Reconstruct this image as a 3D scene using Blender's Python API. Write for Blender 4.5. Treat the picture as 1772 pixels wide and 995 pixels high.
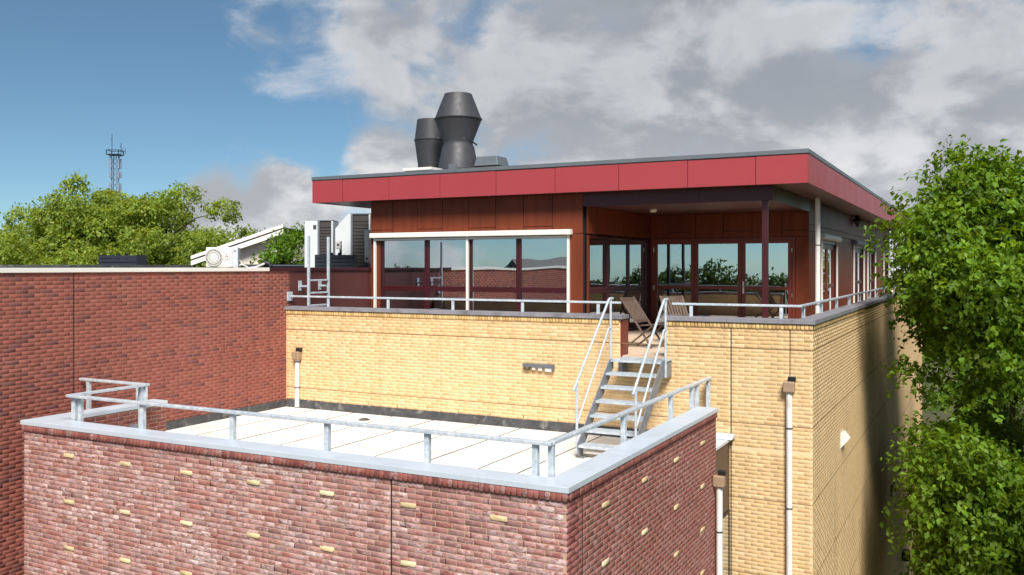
import bpy, math, random
import numpy as np
from mathutils import Vector, Matrix

random.seed(7)
rng = np.random.default_rng(11)
scene = bpy.context.scene
for o in list(bpy.data.objects):
    bpy.data.objects.remove(o)
COL = scene.collection
PI = math.pi

# ---------------------------------------------------------------- camera
FPX, CXP, HYP = 1564.0, 886.0, 461.0            # focal length, centre and horizon in photo pixels
TH = math.atan(814 / 1564.0)
RT = Vector((math.cos(TH), math.sin(TH), 0))
FW = Vector((-math.sin(TH), math.cos(TH), 0))
CAM = Vector((3.736, -8.427, 11.9))
cd = bpy.data.cameras.new('camera')
cam = bpy.data.objects.new('camera', cd)
COL.objects.link(cam)
cam.location = CAM
cam.rotation_euler = (PI / 2, 0, TH)
cd.sensor_width = 36
cd.lens = FPX / 1772 * 36
cd.shift_y = -(497.5 - HYP) / 1772
cd.clip_start = 0.1
cd.clip_end = 3000
scene.camera = cam


def at(px, py, depth):
    u, v = (px - CXP) / FPX, -(py - HYP) / FPX
    return CAM + (FW + RT * u + Vector((0, 0, v))) * depth


def project(p):
    d = Vector(p) - CAM
    w = d.dot(FW)
    return CXP + FPX * d.dot(RT) / w, HYP - FPX * d.z / w, w


# ---------------------------------------------------------------- light
SUN_AZ = math.radians(-31)     # light travels towards +Y and a little towards -X
SUN_EL = math.radians(47)
sd = bpy.data.lights.new('sun', 'SUN')
sd.energy = 3.1
sd.angle = math.radians(20)
sd.color = (1.0, 0.955, 0.89)
sun = bpy.data.objects.new('sun', sd)
COL.objects.link(sun)
ldir = Vector((math.sin(SUN_AZ) * math.cos(SUN_EL), math.cos(SUN_AZ) * math.cos(SUN_EL), -math.sin(SUN_EL)))
sun.rotation_euler = ldir.to_track_quat('-Z', 'Y').to_euler()
sun.location = (0, -30, 40)

world = bpy.data.worlds.new('World')
scene.world = world
world.use_nodes = True
SKY_STRENGTH = 0.11
CLOUD_GAIN = 0.68


def build_world():
    nt = world.node_tree
    nt.nodes.clear()
    N, L = nt.nodes, nt.links

    def node(t, **kw):
        n = N.new(t)
        for k, v in kw.items():
            setattr(n, k, v)
        return n

    def sock(s, v):
        if hasattr(v, 'is_output'):
            L.new(v, s)
        else:
            s.default_value = v

    def math_(op, a, b=0.0, c=0.0, clamp=False):
        n = node('ShaderNodeMath', operation=op, use_clamp=clamp)
        sock(n.inputs[0], a)
        sock(n.inputs[1], b)
        sock(n.inputs[2], c)
        return n.outputs[0]

    def vmath(op, a, b):
        n = node('ShaderNodeVectorMath', operation=op)
        sock(n.inputs[0], a)
        sock(n.inputs[1], b)
        return n.outputs['Value'] if op == 'DOT_PRODUCT' else n.outputs['Vector']

    def ramp(v, lo, hi):
        n = node('ShaderNodeMapRange', interpolation_type='SMOOTHSTEP')
        sock(n.inputs['Value'], v)
        n.inputs['From Min'].default_value = lo
        n.inputs['From Max'].default_value = hi
        return n.outputs['Result']

    def noise(vec, scale, detail, rough=0.55, dist=0.0):
        n = node('ShaderNodeTexNoise')
        L.new(vec, n.inputs['Vector'])
        n.inputs['Scale'].default_value = scale
        n.inputs['Detail'].default_value = detail
        n.inputs['Roughness'].default_value = rough
        n.inputs['Distortion'].default_value = dist
        return n.outputs['Fac']

    def mix(f, a, b):
        n = node('ShaderNodeMix', data_type='RGBA')
        sock(n.inputs['Factor'], f)
        sock(n.inputs[6], a)
        sock(n.inputs[7], b)
        return n.outputs[2]

    sky = node('ShaderNodeTexSky', sky_type='NISHITA')
    sky.sun_disc = False
    sky.sun_elevation = SUN_EL
    sky.sun_rotation = math.atan2(-ldir.x, -ldir.y)
    sky.altitude = 0
    sky.air_density = 0.5
    sky.dust_density = 0.2
    sky.ozone_density = 2.2
    tc = node('ShaderNodeTexCoord')
    d = tc.outputs['Generated']
    st = vmath('MULTIPLY', d, (1.0, 1.0, 1.7))
    # cloud coverage: broad weather systems (noise) plus the banks seen over the roofs
    cov = math_('MULTIPLY', math_('SUBTRACT', noise(st, 1.1, 2.0), 0.47), 1.1)

    def direction(px, py):
        v = FW + RT * ((px - CXP) / FPX) + Vector((0, 0, -(py - HYP) / FPX))
        return v.normalized()

    def blob(px, py, r_px, amp):
        v = direction(px, py)
        s = math.cos(math.atan(r_px / FPX))
        dt = vmath('DOT_PRODUCT', d, tuple(v))
        return math_('MULTIPLY', ramp(dt, s, 1.0), amp)

    for b in ((930, 60, 520, .34), (1180, 190, 400, .30), (1620, 170, 430, .36), (820, 170, 300, .20), (1450, 330, 280, .30),
              (430, 362, 150, .95), (330, 358, 100, .5), (520, 358, 100, .45), (490, 262, 120, -.4), (660, 296, 90, .55), (760, 292, 80, .4), (430, 110, 150, .24), (560, 100, 200, .15), (1800, 420, 300, .3),
              (100, 60, 520, -.42), (40, 300, 380, -.36), (640, 235, 200, -.38), (300, 200, 190, -.34), (1440, 45, 130, -.42), (1300, 30, 80, -.3), (900, 275, 130, -.28), (1560, 60, 90, -.2)):
        cov = math_('ADD', cov, blob(*b))
    big = noise(st, 7.6, 10.0, 0.58, 0.3)
    dens = math_('ADD', math_('MULTIPLY', math_('SUBTRACT', big, 0.5), 2.1), cov)
    alpha = ramp(dens, -0.10, 0.50)
    # self shading: compare with the density a little nearer to the light
    st2 = vmath('ADD', st, (-0.03, 0.0, 0.085))
    big2 = noise(st2, 7.6, 6.0, 0.55, 0.3)
    lit = ramp(math_('SUBTRACT', big, big2), -0.13, 0.15)
    sep = node('ShaderNodeSeparateXYZ')
    L.new(d, sep.inputs[0])
    # far clouds low over the horizon are seen side-on, on their lit flanks
    thick = math_('MULTIPLY', ramp(dens, 0.06, 0.62), math_('MULTIPLY_ADD', ramp(sep.outputs['Z'], 0.08, 0.20), 0.9, 0.1))
    shade = math_('MULTIPLY_ADD', lit, 0.56, 0.42)
    shade = math_('MULTIPLY', shade, math_('MULTIPLY_ADD', thick, -0.38, 1.0))
    fine = noise(st, 26.0, 6.0, 0.6)
    shade = math_('MULTIPLY', shade, math_('MULTIPLY_ADD', fine, 0.24, 0.88))
    ccol = mix(shade, (1.15 * CLOUD_GAIN, 1.45 * CLOUD_GAIN, 1.85 * CLOUD_GAIN, 1), (5.6 * CLOUD_GAIN, 5.6 * CLOUD_GAIN, 5.7 * CLOUD_GAIN, 1))
    hs = node('ShaderNodeHueSaturation')
    L.new(sky.outputs[0], hs.inputs['Color'])
    hs.inputs['Saturation'].default_value = 1.0
    hs.inputs['Value'].default_value = 0.7
    tn = node('ShaderNodeMix', data_type='RGBA', blend_type='MULTIPLY')
    tn.inputs['Factor'].default_value = 1.0
    hz = node('ShaderNodeSeparateXYZ')
    L.new(d, hz.inputs[0])
    mr = node('ShaderNodeMapRange')
    L.new(hz.outputs['Z'], mr.inputs['Value'])
    mr.inputs['From Max'].default_value = 0.35
    mr.inputs['To Min'].default_value = 0.46
    mr.inputs['To Max'].default_value = 0.66
    L.new(mr.outputs[0], hs.inputs['Value'])
    L.new(hs.outputs[0], tn.inputs[6])
    tn.inputs[7].default_value = (0.86, 1.0, 0.88, 1)
    col = mix(alpha, tn.outputs[2], ccol)
    bg = node('ShaderNodeBackground')
    L.new(col, bg.inputs['Color'])
    bg.inputs['Strength'].default_value = SKY_STRENGTH
    out = node('ShaderNodeOutputWorld')
    L.new(bg.outputs[0], out.inputs['Surface'])


build_world()
scene.view_settings.view_transform = 'Standard'
scene.view_settings.look = 'None'
scene.view_settings.exposure = 0.98
scene.view_settings.gamma = 1.0
scene.view_settings.use_curve_mapping = False
scene.render.engine = 'CYCLES'
scene.cycles.use_denoising = True
scene.cycles.max_bounces = 8
scene.cycles.transparent_max_bounces = 12
scene.cycles.caustics_reflective = False
scene.cycles.caustics_refractive = False


# ================================================================ helpers
def srgb(r, g, b):
    def c(v):
        v /= 255.0
        return v / 12.92 if v <= 0.04045 else ((v + 0.055) / 1.055) ** 2.4
    return (c(r), c(g), c(b), 1.0)


def material(name, color, rough=0.6, metal=0.0, var=0.0, vscale=3.0, bump=0.0, bscale=60.0, spec=0.5, stretch=(1, 1, 1), color2=None,
             dirt=None, dirt_lo=0.55, dirt_hi=0.75, dirt_scale=1.3, rvar=0.0):
    m = bpy.data.materials.new(name)
    m.use_nodes = True
    nt = m.node_tree
    N, L = nt.nodes, nt.links
    p = N['Principled BSDF']
    p.inputs['Roughness'].default_value = rough
    p.inputs['Metallic'].default_value = metal
    p.inputs['Specular IOR Level'].default_value = spec
    p.inputs['Base Color'].default_value = color
    geo = N.new('ShaderNodeNewGeometry')
    mp = N.new('ShaderNodeVectorMath')
    mp.operation = 'MULTIPLY'
    L.new(geo.outputs['Position'], mp.inputs[0])
    mp.inputs[1].default_value = stretch

    def noise(scale, detail=5.0, rough_=0.6):
        n = N.new('ShaderNodeTexNoise')
        L.new(mp.outputs[0], n.inputs['Vector'])
        n.inputs['Scale'].default_value = scale
        n.inputs['Detail'].default_value = detail
        n.inputs['Roughness'].default_value = rough_
        return n.outputs['Fac']

    def mixc(f, a, b):
        x = N.new('ShaderNodeMix')
        x.data_type = 'RGBA'
        L.new(f, x.inputs['Factor'])
        for i, v in ((6, a), (7, b)):
            if hasattr(v, 'is_output'):
                L.new(v, x.inputs[i])
            else:
                x.inputs[i].default_value = v
        return x.outputs[2]

    def rng_(v, lo, hi, a=0.0, b=1.0):
        x = N.new('ShaderNodeMapRange')
        L.new(v, x.inputs['Value'])
        x.inputs['From Min'].default_value = lo
        x.inputs['From Max'].default_value = hi
        x.inputs['To Min'].default_value = a
        x.inputs['To Max'].default_value = b
        return x.outputs['Result']

    col = color
    if var > 0 or color2:
        c2 = color2 if color2 else tuple(c * (1 - var) for c in color[:3]) + (1,)
        c1 = color if color2 else tuple(min(1, c * (1 + var)) for c in color[:3]) + (1,)
        col = mixc(rng_(noise(vscale), 0.3, 0.7), c1, c2)
    if dirt:
        col = mixc(rng_(noise(dirt_scale, 7.0, 0.65), dirt_lo, dirt_hi), col if hasattr(col, 'is_output') else color, dirt)
    if hasattr(col, 'is_output'):
        L.new(col, p.inputs['Base Color'])
    if rvar > 0:
        L.new(rng_(noise(vscale * 2.3), 0.25, 0.75, max(0.02, rough - rvar), min(1, rough + rvar)), p.inputs['Roughness'])
    if bump > 0:
        b = N.new('ShaderNodeBump')
        b.inputs['Strength'].default_value = bump
        b.inputs['Distance'].default_value = 0.01
        L.new(noise(bscale, 4.0), b.inputs['Height'])
        L.new(b.outputs[0], p.inputs['Normal'])
    return m


def brick_material(name, bloom_col, bloom=0.0, stain=None, stain_amt=0.0, bump=0.6, bump_scale=38.0, grain=.14):
    """colour comes from the brick's own attribute; bloom is the whitish lime bloom of hand-moulded brick"""
    m = bpy.data.materials.new(name)
    m.use_nodes = True
    nt = m.node_tree
    N, L = nt.nodes, nt.links
    p = N['Principled BSDF']
    p.inputs['Roughness'].default_value = 0.88
    p.inputs['Specular IOR Level'].default_value = 0.25
    at_ = N.new('ShaderNodeAttribute')
    at_.attribute_name = 'tint'
    geo = N.new('ShaderNodeNewGeometry')

    def noise(scale, detail=5.0, rough_=0.6, dist=0.0, stretch=None):
        n = N.new('ShaderNodeTexNoise')
        src = geo.outputs['Position']
        if stretch:
            mp = N.new('ShaderNodeVectorMath')
            mp.operation = 'MULTIPLY'
            L.new(src, mp.inputs[0])
            mp.inputs[1].default_value = stretch
            src = mp.outputs[0]
        L.new(src, n.inputs['Vector'])
        n.inputs['Scale'].default_value = scale
        n.inputs['Detail'].default_value = detail
        n.inputs['Roughness'].default_value = rough_
        n.inputs['Distortion'].default_value = dist
        return n.outputs['Fac']

    def rng_(v, lo, hi, a=0.0, b=1.0):
        x = N.new('ShaderNodeMapRange')
        L.new(v, x.inputs['Value'])
        for k, q in (('From Min', lo), ('From Max', hi), ('To Min', a), ('To Max', b)):
            x.inputs[k].default_value = q
        return x.outputs['Result']

    def mixc(f, a, b):
        x = N.new('ShaderNodeMix')
        x.data_type = 'RGBA'
        L.new(f, x.inputs['Factor'])
        for i, v in ((6, a), (7, b)):
            if hasattr(v, 'is_output'):
                L.new(v, x.inputs[i])
            else:
                x.inputs[i].default_value = v
        return x.outputs[2]

    def mul(a, b):
        x = N.new('ShaderNodeMath')
        x.operation = 'MULTIPLY'
        for i, v in ((0, a), (1, b)):
            if hasattr(v, 'is_output'):
                L.new(v, x.inputs[i])
            else:
                x.inputs[i].default_value = v
        return x.outputs[0]

    hv = N.new('ShaderNodeHueSaturation')
    L.new(at_.outputs['Color'], hv.inputs['Color'])
    L.new(rng_(noise(14.0, 5.0, 0.7), 0.25, 0.75, 1 - grain, 1 + grain), hv.inputs['Value'])
    col = hv.outputs[0]
    if bloom > 0:
        f = rng_(noise(10.0, 6.0, 0.66, 1.0, (1, 1, 2.0)), 0.38, 0.62)
        f2 = rng_(noise(0.9, 3.0), 0.36, 0.62, 0.5, 1.0)
        f = mul(mul(f, f2), mul(at_.outputs['Alpha'], bloom))
        col = mixc(f, col, bloom_col)
    if stain:
        f = mul(rng_(noise(1.6, 6.0, 0.65, 0.4, (1, 1, 0.55)), 0.56, 0.74), stain_amt)
        col = mixc(f, col, stain)
    # faint vertical run-off streaks
    hv2 = N.new('ShaderNodeHueSaturation')
    L.new(col, hv2.inputs['Color'])
    L.new(rng_(noise(2.2, 4.0, 0.6, 0.2, (1.6, 1.6, 0.09)), 0.50, 0.70, 1.0, 0.84), hv2.inputs['Value'])
    L.new(hv2.outputs[0], p.inputs['Base Color'])
    b = N.new('ShaderNodeBump')
    b.inputs['Strength'].default_value = bump
    b.inputs['Distance'].default_value = 0.012
    L.new(noise(bump_scale, 5.0, 0.65, 1.0), b.inputs['Height'])
    L.new(b.outputs[0], p.inputs['Normal'])
    return m


WOFF = {}       # world position of the root of every part


def set_tags(o, label=None, cat=None, group=None, kind=None):
    if label:
        o['label'] = label
    if cat:
        o['category'] = cat
    if group:
        o['group'] = group
    if kind:
        o['kind'] = kind
    return o


def thing(name, label, cat, loc, group=None):
    o = bpy.data.objects.new(name, None)
    COL.objects.link(o)
    o.empty_display_size = 0.2
    o.location = loc
    WOFF[o] = Vector(loc)
    return set_tags(o, label, cat, group)


def attach(o, parent):
    if parent is not None:
        o.parent = parent
        WOFF[o] = WOFF[parent]


class MB:
    """collects shapes in world coordinates; build() links them as one mesh object"""
    def __init__(self):
        self.v, self.f = [], []

    def add(self, verts, faces):
        n = len(self.v)
        self.v += [tuple(p) for p in verts]
        self.f += [tuple(n + i for i in fc) for fc in faces]
        return self

    def box(self, x0, x1, y0, y1, z0, z1):
        vs = [(x, y, z) for z in (z0, z1) for y in (y0, y1) for x in (x0, x1)]
        return self.add(vs, [(0, 2, 3, 1), (4, 5, 7, 6), (0, 1, 5, 4), (2, 6, 7, 3), (0, 4, 6, 2), (1, 3, 7, 5)])

    def obox(self, c, ax, ay, az):
        c, ax, ay, az = Vector(c), Vector(ax), Vector(ay), Vector(az)
        vs = [c + ax * sx + ay * sy + az * sz for sz in (-1, 1) for sy in (-1, 1) for sx in (-1, 1)]
        fs = [(0, 2, 3, 1), (4, 5, 7, 6), (0, 1, 5, 4), (2, 6, 7, 3), (0, 4, 6, 2), (1, 3, 7, 5)]
        if ax.cross(ay).dot(az) < 0:
            fs = [tuple(reversed(f)) for f in fs]
        return self.add(vs, fs)

    def bar(self, p, q, w, h, up=(0, 0, 1)):
        p, q = Vector(p), Vector(q)
        d = (q - p)
        ln = d.length
        d.normalize()
        s = d.cross(Vector(up))
        if s.length < 1e-4:
            s = d.cross(Vector((0, 1, 0)))
        s.normalize()
        u = s.cross(d)
        return self.obox((p + q) / 2, d * ln / 2, s * w / 2, u * h / 2)

    def tube(self, pts, radii, n=10, cap=True):
        pts = [Vector(p) for p in pts]
        if not isinstance(radii, (list, tuple)):
            radii = [radii] * len(pts)
        rings, ref = [], None
        for i, p in enumerate(pts):
            d = (pts[min(i + 1, len(pts) - 1)] - pts[max(i - 1, 0)]).normalized()
            if ref is None:
                ref = Vector((0, 0, 1)) if abs(d.z) < 0.9 else Vector((1, 0, 0))
            s = d.cross(ref).normalized()
            t = s.cross(d)
            ref = t
            rings.append([p + (s * math.cos(2 * PI * k / n) + t * math.sin(2 * PI * k / n)) * radii[i] for k in range(n)])
        vs = [v for r in rings for v in r]
        fs = []
        for i in range(len(rings) - 1):
            for k in range(n):
                a, b = i * n + k, i * n + (k + 1) % n
                fs.append((a, a + n, b + n, b))
        if cap:
            fs.append(tuple(range(n)))
            fs.append(tuple(reversed(range((len(rings) - 1) * n, len(rings) * n))))
        return self.add(vs, fs)

    def lathe(self, cx, cy, prof, n=28):
        vs = [(cx + r * math.cos(2 * PI * k / n), cy + r * math.sin(2 * PI * k / n), z) for r, z in prof for k in range(n)]
        fs = []
        for i in range(len(prof) - 1):
            for k in range(n):
                a, b = i * n + k, i * n + (k + 1) % n
                fs.append((a, b, b + n, a + n))
        return self.add(vs, fs)

    def prism(self, poly, axis, a, b):
        """extrude a 2-D polygon along an axis (0, 1 or 2) from a to b"""
        def P(q, t):
            if axis == 0:
                return (t, q[0], q[1])
            if axis == 1:
                return (q[0], t, q[1])
            return (q[0], q[1], t)
        n = len(poly)
        vs = [P(q, a) for q in poly] + [P(q, b) for q in poly]
        fs = [tuple(range(n)), tuple(reversed(range(n, 2 * n)))] + [(i, i + n, (i + 1) % n + n, (i + 1) % n) for i in range(n)]
        return self.add(vs, fs)

    def build(self, name, mat, parent=None, bevel=0.0, smooth=False, kind=None, label=None):
        off = WOFF[parent] if parent is not None else Vector((0, 0, 0))
        me = bpy.data.meshes.new(name)
        me.from_pydata([(x - off.x, y - off.y, z - off.z) for x, y, z in self.v], [], self.f)
        me.materials.append(mat)
        import bmesh
        bm = bmesh.new()
        bm.from_mesh(me)
        bmesh.ops.recalc_face_normals(bm, faces=bm.faces)
        bm.to_mesh(me)
        bm.free()
        if smooth:
            for p in me.polygons:
                p.use_smooth = True
            me.set_sharp_from_angle(angle=math.radians(38))
        o = bpy.data.objects.new(name, me)
        COL.objects.link(o)
        if bevel > 0:
            md = o.modifiers.new('bevel', 'BEVEL')
            md.width = bevel
            md.segments = 2
            md.limit_method = 'ANGLE'
        if parent is not None:
            attach(o, parent)
        else:
            WOFF[o] = Vector((0, 0, 0))
        if kind or label:
            set_tags(o, label, None, None, kind)
        return o


def single(name, label, cat, mb, mat, loc, group=None, **kw):
    """a thing that is one mesh, with its origin at its base"""
    off = Vector(loc)
    mb.v = [(x - off.x, y - off.y, z - off.z) for x, y, z in mb.v]
    o = mb.build(name, mat, None, **kw)
    o.location = off
    WOFF[o] = off
    return set_tags(o, label, cat, group)


def np_mesh(name, verts, faces_idx, nper, mat, tint=None, smooth=False):
    """verts (n,3), faces (m,nper) -> mesh through foreach_set"""
    me = bpy.data.meshes.new(name)
    n, m = len(verts), len(faces_idx)
    me.vertices.add(n)
    me.vertices.foreach_set('co', np.ascontiguousarray(verts, dtype=np.float32).ravel())
    me.loops.add(m * nper)
    me.loops.foreach_set('vertex_index', np.ascontiguousarray(faces_idx, dtype=np.int32).ravel())
    me.polygons.add(m)
    me.polygons.foreach_set('loop_start', np.arange(0, m * nper, nper, dtype=np.int32))
    me.polygons.foreach_set('loop_total', np.full(m, nper, dtype=np.int32))
    if tint is not None:
        a = me.color_attributes.new('tint', 'FLOAT_COLOR', 'POINT')
        a.data.foreach_set('color', np.ascontiguousarray(tint, dtype=np.float32).ravel())
    if smooth:
        me.polygons.foreach_set('use_smooth', np.ones(m, dtype=bool))
    me.materials.append(mat)
    me.update(calc_edges=True)
    return me


def np_object(name, me, parent=None, kind=None):
    o = bpy.data.objects.new(name, me)
    COL.objects.link(o)
    if parent is not None:
        attach(o, parent)
    if kind:
        o['kind'] = kind
    return o


# ---------------------------------------------------------------- materials
M = {}
M['galv'] = material('galvanised_steel', srgb(206, 214, 220), 0.42, 0.15, color2=srgb(166, 178, 188), vscale=22, bump=0.12, bscale=90, rvar=0.12, dirt=srgb(222, 224, 224), dirt_scale=6, dirt_lo=.52, dirt_hi=.7)
M['galv_dark'] = material('weathered_galvanised_steel', srgb(146, 152, 160), 0.5, 0.25, color2=srgb(114, 120, 128), vscale=14, rvar=.1)
M['zinc'] = material('aluminium_coping', srgb(196, 206, 216), 0.45, 0.1, var=0.05, vscale=2.0, rvar=0.08, dirt=srgb(176, 184, 190), dirt_scale=2.2, dirt_lo=.55, dirt_hi=.85)
M['stone'] = material('grey_coping_stone', srgb(132, 130, 136), 0.75, 0, var=0.10, vscale=5, bump=.2, dirt=srgb(82, 78, 80), dirt_scale=3.2, dirt_lo=.5, dirt_hi=.8)
M['membrane'] = material('white_roof_membrane', srgb(230, 226, 219), 0.75, 0, var=0.02, vscale=1.2, bump=.12, bscale=12, dirt=srgb(198, 192, 182), dirt_scale=1.6, dirt_lo=.52, dirt_hi=.8)
M['bitumen'] = material('bitumen_upstand', srgb(84, 84, 84), 0.85, 0, color2=srgb(56, 57, 60), vscale=4, bump=.35, bscale=40, dirt=srgb(140, 138, 132), dirt_scale=5, dirt_lo=.55, dirt_hi=.72)
M['black_gap'] = material('black_sealant', srgb(30, 26, 25), 0.9)
M['fascia'] = material('red_fascia_panel', srgb(158, 62, 67), 0.45, 0, var=0.04, vscale=.7, spec=.4, rvar=.05)
M['panel'] = material('brown_wood_panel', srgb(112, 54, 34), 0.5, 0, var=0.2, vscale=7, spec=.22, stretch=(1, 1, .1), rvar=.08)
M['frame'] = material('wine_red_frame', srgb(64, 20, 26), 0.4, 0, var=.08, vscale=6)
M['door_wood'] = material('red_brown_door_wood', srgb(116, 48, 34), 0.42, 0, var=.15, vscale=9, stretch=(1, 1, .15))
M['soffit'] = material('dark_brown_soffit', srgb(88, 54, 50), 0.45, 0, var=.06)
M['white'] = material('white_lacquer', srgb(232, 228, 220), 0.4, 0, var=.03, vscale=3)
M['offwhite'] = material('offwhite_render', srgb(214, 204, 190), 0.85, 0, var=.05, vscale=4, bump=.2)
M['pvc'] = material('pale_grey_pvc', srgb(224, 223, 221), 0.45, 0, var=.05, vscale=4, dirt=srgb(196, 190, 182), dirt_scale=3, dirt_lo=.55, dirt_hi=.8)
M['tan'] = material('weathered_beige_hopper', srgb(158, 134, 106), 0.6, 0, var=.12, vscale=9)
M['black'] = material('black_plastic', srgb(28, 29, 32), 0.5)
M['navy'] = material('dark_blue_grey_metal', srgb(38, 44, 56), 0.5, .2, var=.1)
M['cowl'] = material('charcoal_grp', srgb(58, 58, 62), 0.55, 0, var=.14, vscale=3, dirt=srgb(118, 112, 108), dirt_scale=3.5, dirt_lo=.62, dirt_hi=.72, rvar=.1)
M['lead'] = material('grey_metal', srgb(118, 124, 130), 0.5, .5, var=.1)
M['dark_face'] = material('dark_louvre', srgb(58, 54, 54), 0.7)
M['hvac'] = material('pale_grey_cabinet', srgb(206, 210, 212), 0.45, 0, var=.03)
M['teak'] = material('weathered_teak', srgb(112, 92, 80), 0.8, 0, color2=srgb(78, 64, 56), vscale=24, stretch=(1, 1, .25), bump=.2)
M['tile'] = material('beige_terrace_tile', srgb(208, 184, 158), 0.8, 0, var=.07, vscale=6, bump=.1)
M['steel'] = material('brushed_steel', srgb(200, 198, 192), 0.3, .9)
M['curtain'] = material('pale_curtain', srgb(176, 184, 164), 0.9)
M['room'] = material('interior_wall', srgb(92, 92, 84), 0.9, var=.1)
M['room_floor'] = material('interior_floor', srgb(60, 56, 50), 0.6)
M['ground'] = material('ground', srgb(82, 72, 44), 0.95, 0, color2=srgb(58, 70, 34), vscale=.35, bump=.5, bscale=6)
M['bark'] = material('tree_bark', srgb(78, 66, 52), 0.9, 0, var=.25, vscale=9, bump=.6, bscale=18, stretch=(1, 1, .3))
M['roof_dark'] = material('roof_gravel', srgb(98, 96, 94), 0.9, 0, var=.12, vscale=5)
M['grey_wall'] = material('grey_panel_wall', srgb(120, 118, 104), 0.8, 0, var=.05)
M['tiles'] = material('grey_roof_tiles', srgb(70, 66, 66), 0.75, 0, var=.15, vscale=6)
M['red_mark'] = material('red_print', srgb(214, 60, 50), 0.5)
M['mast'] = material('mast_steel', srgb(132, 148, 166), 0.55, .3, var=.1)
M['link'] = material('dark_brown_cladding', srgb(84, 68, 58), 0.5, 0, var=.12, vscale=3)

gm = bpy.data.materials.new('window_glass')
gm.use_nodes = True
nt = gm.node_tree
nt.nodes.clear()
tr = nt.nodes.new('ShaderNodeBsdfTransparent')
tr.inputs[0].default_value = (0.50, 0.56, 0.54, 1)
gl = nt.nodes.new('ShaderNodeBsdfGlossy')
gl.inputs['Roughness'].default_value = 0.0
gl.inputs['Color'].default_value = (0.86, 0.93, 1.0, 1)
fr = nt.nodes.new('ShaderNodeFresnel')
fr.inputs['IOR'].default_value = 1.9
bmp = nt.nodes.new('ShaderNodeBump')
nz = nt.nodes.new('ShaderNodeTexNoise')
gg = nt.nodes.new('ShaderNodeNewGeometry')
nt.links.new(gg.outputs['Position'], nz.inputs['Vector'])
nz.inputs['Scale'].default_value = 0.9
nz.inputs['Detail'].default_value = 1.0
bmp.inputs['Strength'].default_value = 0.10
bmp.inputs['Distance'].default_value = 0.03
nt.links.new(nz.outputs['Fac'], bmp.inputs['Height'])
nt.links.new(bmp.outputs[0], gl.inputs['Normal'])
ad = nt.nodes.new('ShaderNodeMath')
ad.operation = 'MULTIPLY_ADD'
ad.use_clamp = True
nt.links.new(fr.outputs[0], ad.inputs[0])
ad.inputs[1].default_value = 0.9
ad.inputs[2].default_value = 0.5
ms = nt.nodes.new('ShaderNodeMixShader')
nt.links.new(ad.outputs[0], ms.inputs[0])
nt.links.new(tr.outputs[0], ms.inputs[1])
nt.links.new(gl.outputs[0], ms.inputs[2])
mo = nt.nodes.new('ShaderNodeOutputMaterial')
nt.links.new(ms.outputs[0], mo.inputs[0])
M['glass'] = gm

M['brick_brown'] = brick_material('hand_moulded_brown_brick', srgb(222, 202, 200), 1.0, srgb(120, 86, 80), .22, bump=.6, bump_scale=26)
M['brick_yellow'] = brick_material('yellow_brick', srgb(240, 220, 180), 0.55, srgb(206, 160, 88), .25, bump=.22, bump_scale=34, grain=.06)
M['brick_red'] = brick_material('dark_red_brick', srgb(188, 150, 140), 0.35, srgb(104, 62, 55), .3, bump=.2, grain=.08)
M['brick_cream'] = brick_material('cream_accent_brick', srgb(236, 220, 180), 0.5, srgb(150, 120, 70), .4, bump=.9)
M['mortar_brown'] = material('tan_mortar', srgb(186, 156, 132), 0.95, 0, var=.15, vscale=5, bump=.5, dirt=srgb(150, 122, 104))
M['mortar_yellow'] = material('pale_yellow_mortar', srgb(228, 202, 158), 0.95, 0, var=.06, vscale=4, bump=.4, dirt=srgb(206, 178, 132))
M['mortar_red'] = material('pinkish_mortar', srgb(156, 106, 94), 0.95, 0, var=.1, vscale=1.2, bump=.4, dirt=srgb(176, 140, 128), dirt_lo=.58, dirt_hi=.72, dirt_scale=.9)


def leaf_material(name, col, trans=0.45):
    m = bpy.data.materials.new(name)
    m.use_nodes = True
    nt = m.node_tree
    N, L = nt.nodes, nt.links
    p = N['Principled BSDF']
    p.inputs['Roughness'].default_value = 0.5
    p.inputs['Specular IOR Level'].default_value = 0.35
    a = N.new('ShaderNodeAttribute')
    a.attribute_name = 'tint'
    mx = N.new('ShaderNodeMix')
    mx.data_type = 'RGBA'
    mx.blend_type = 'MULTIPLY'
    mx.inputs['Factor'].default_value = 1.0
    mx.inputs[6].default_value = col
    L.new(a.outputs['Color'], mx.inputs[7])
    L.new(mx.outputs[2], p.inputs['Base Color'])
    t = N.new('ShaderNodeBsdfTranslucent')
    h = N.new('ShaderNodeHueSaturation')
    h.inputs['Hue'].default_value = 0.475
    h.inputs['Saturation'].default_value = 1.1
    h.inputs['Value'].default_value = 1.35
    L.new(mx.outputs[2], h.inputs['Color'])
    L.new(h.outputs[0], t.inputs['Color'])
    s = N.new('ShaderNodeMixShader')
    s.inputs[0].default_value = trans
    L.new(p.outputs[0], s.inputs[1])
    L.new(t.outputs[0], s.inputs[2])
    L.new(s.outputs[0], N['Material Output'].inputs['Surface'])
    return m


M['leaf_near'] = leaf_material('bright_green_leaves', (0.15, 0.27, 0.028, 1))
M['leaf_low'] = leaf_material('fresh_green_leaves', (0.105, 0.23, 0.024, 1))
M['leaf_far'] = leaf_material('yellow_green_leaves', (0.27, 0.37, 0.085, 1), .55)
M['leaf_young'] = leaf_material('young_green_leaves', (0.12, 0.24, 0.03, 1))
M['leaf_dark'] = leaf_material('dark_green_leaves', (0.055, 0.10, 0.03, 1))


# ================================================================ brickwork
BL, BH = 0.2135, 0.0655         # pitch of a stretcher and of a course
JT = 0.0105                     # joint
BD = 0.05                       # depth of the brick slip in front of the mortar core


def lin(c):
    return np.array(srgb(*c)[:3])


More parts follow.
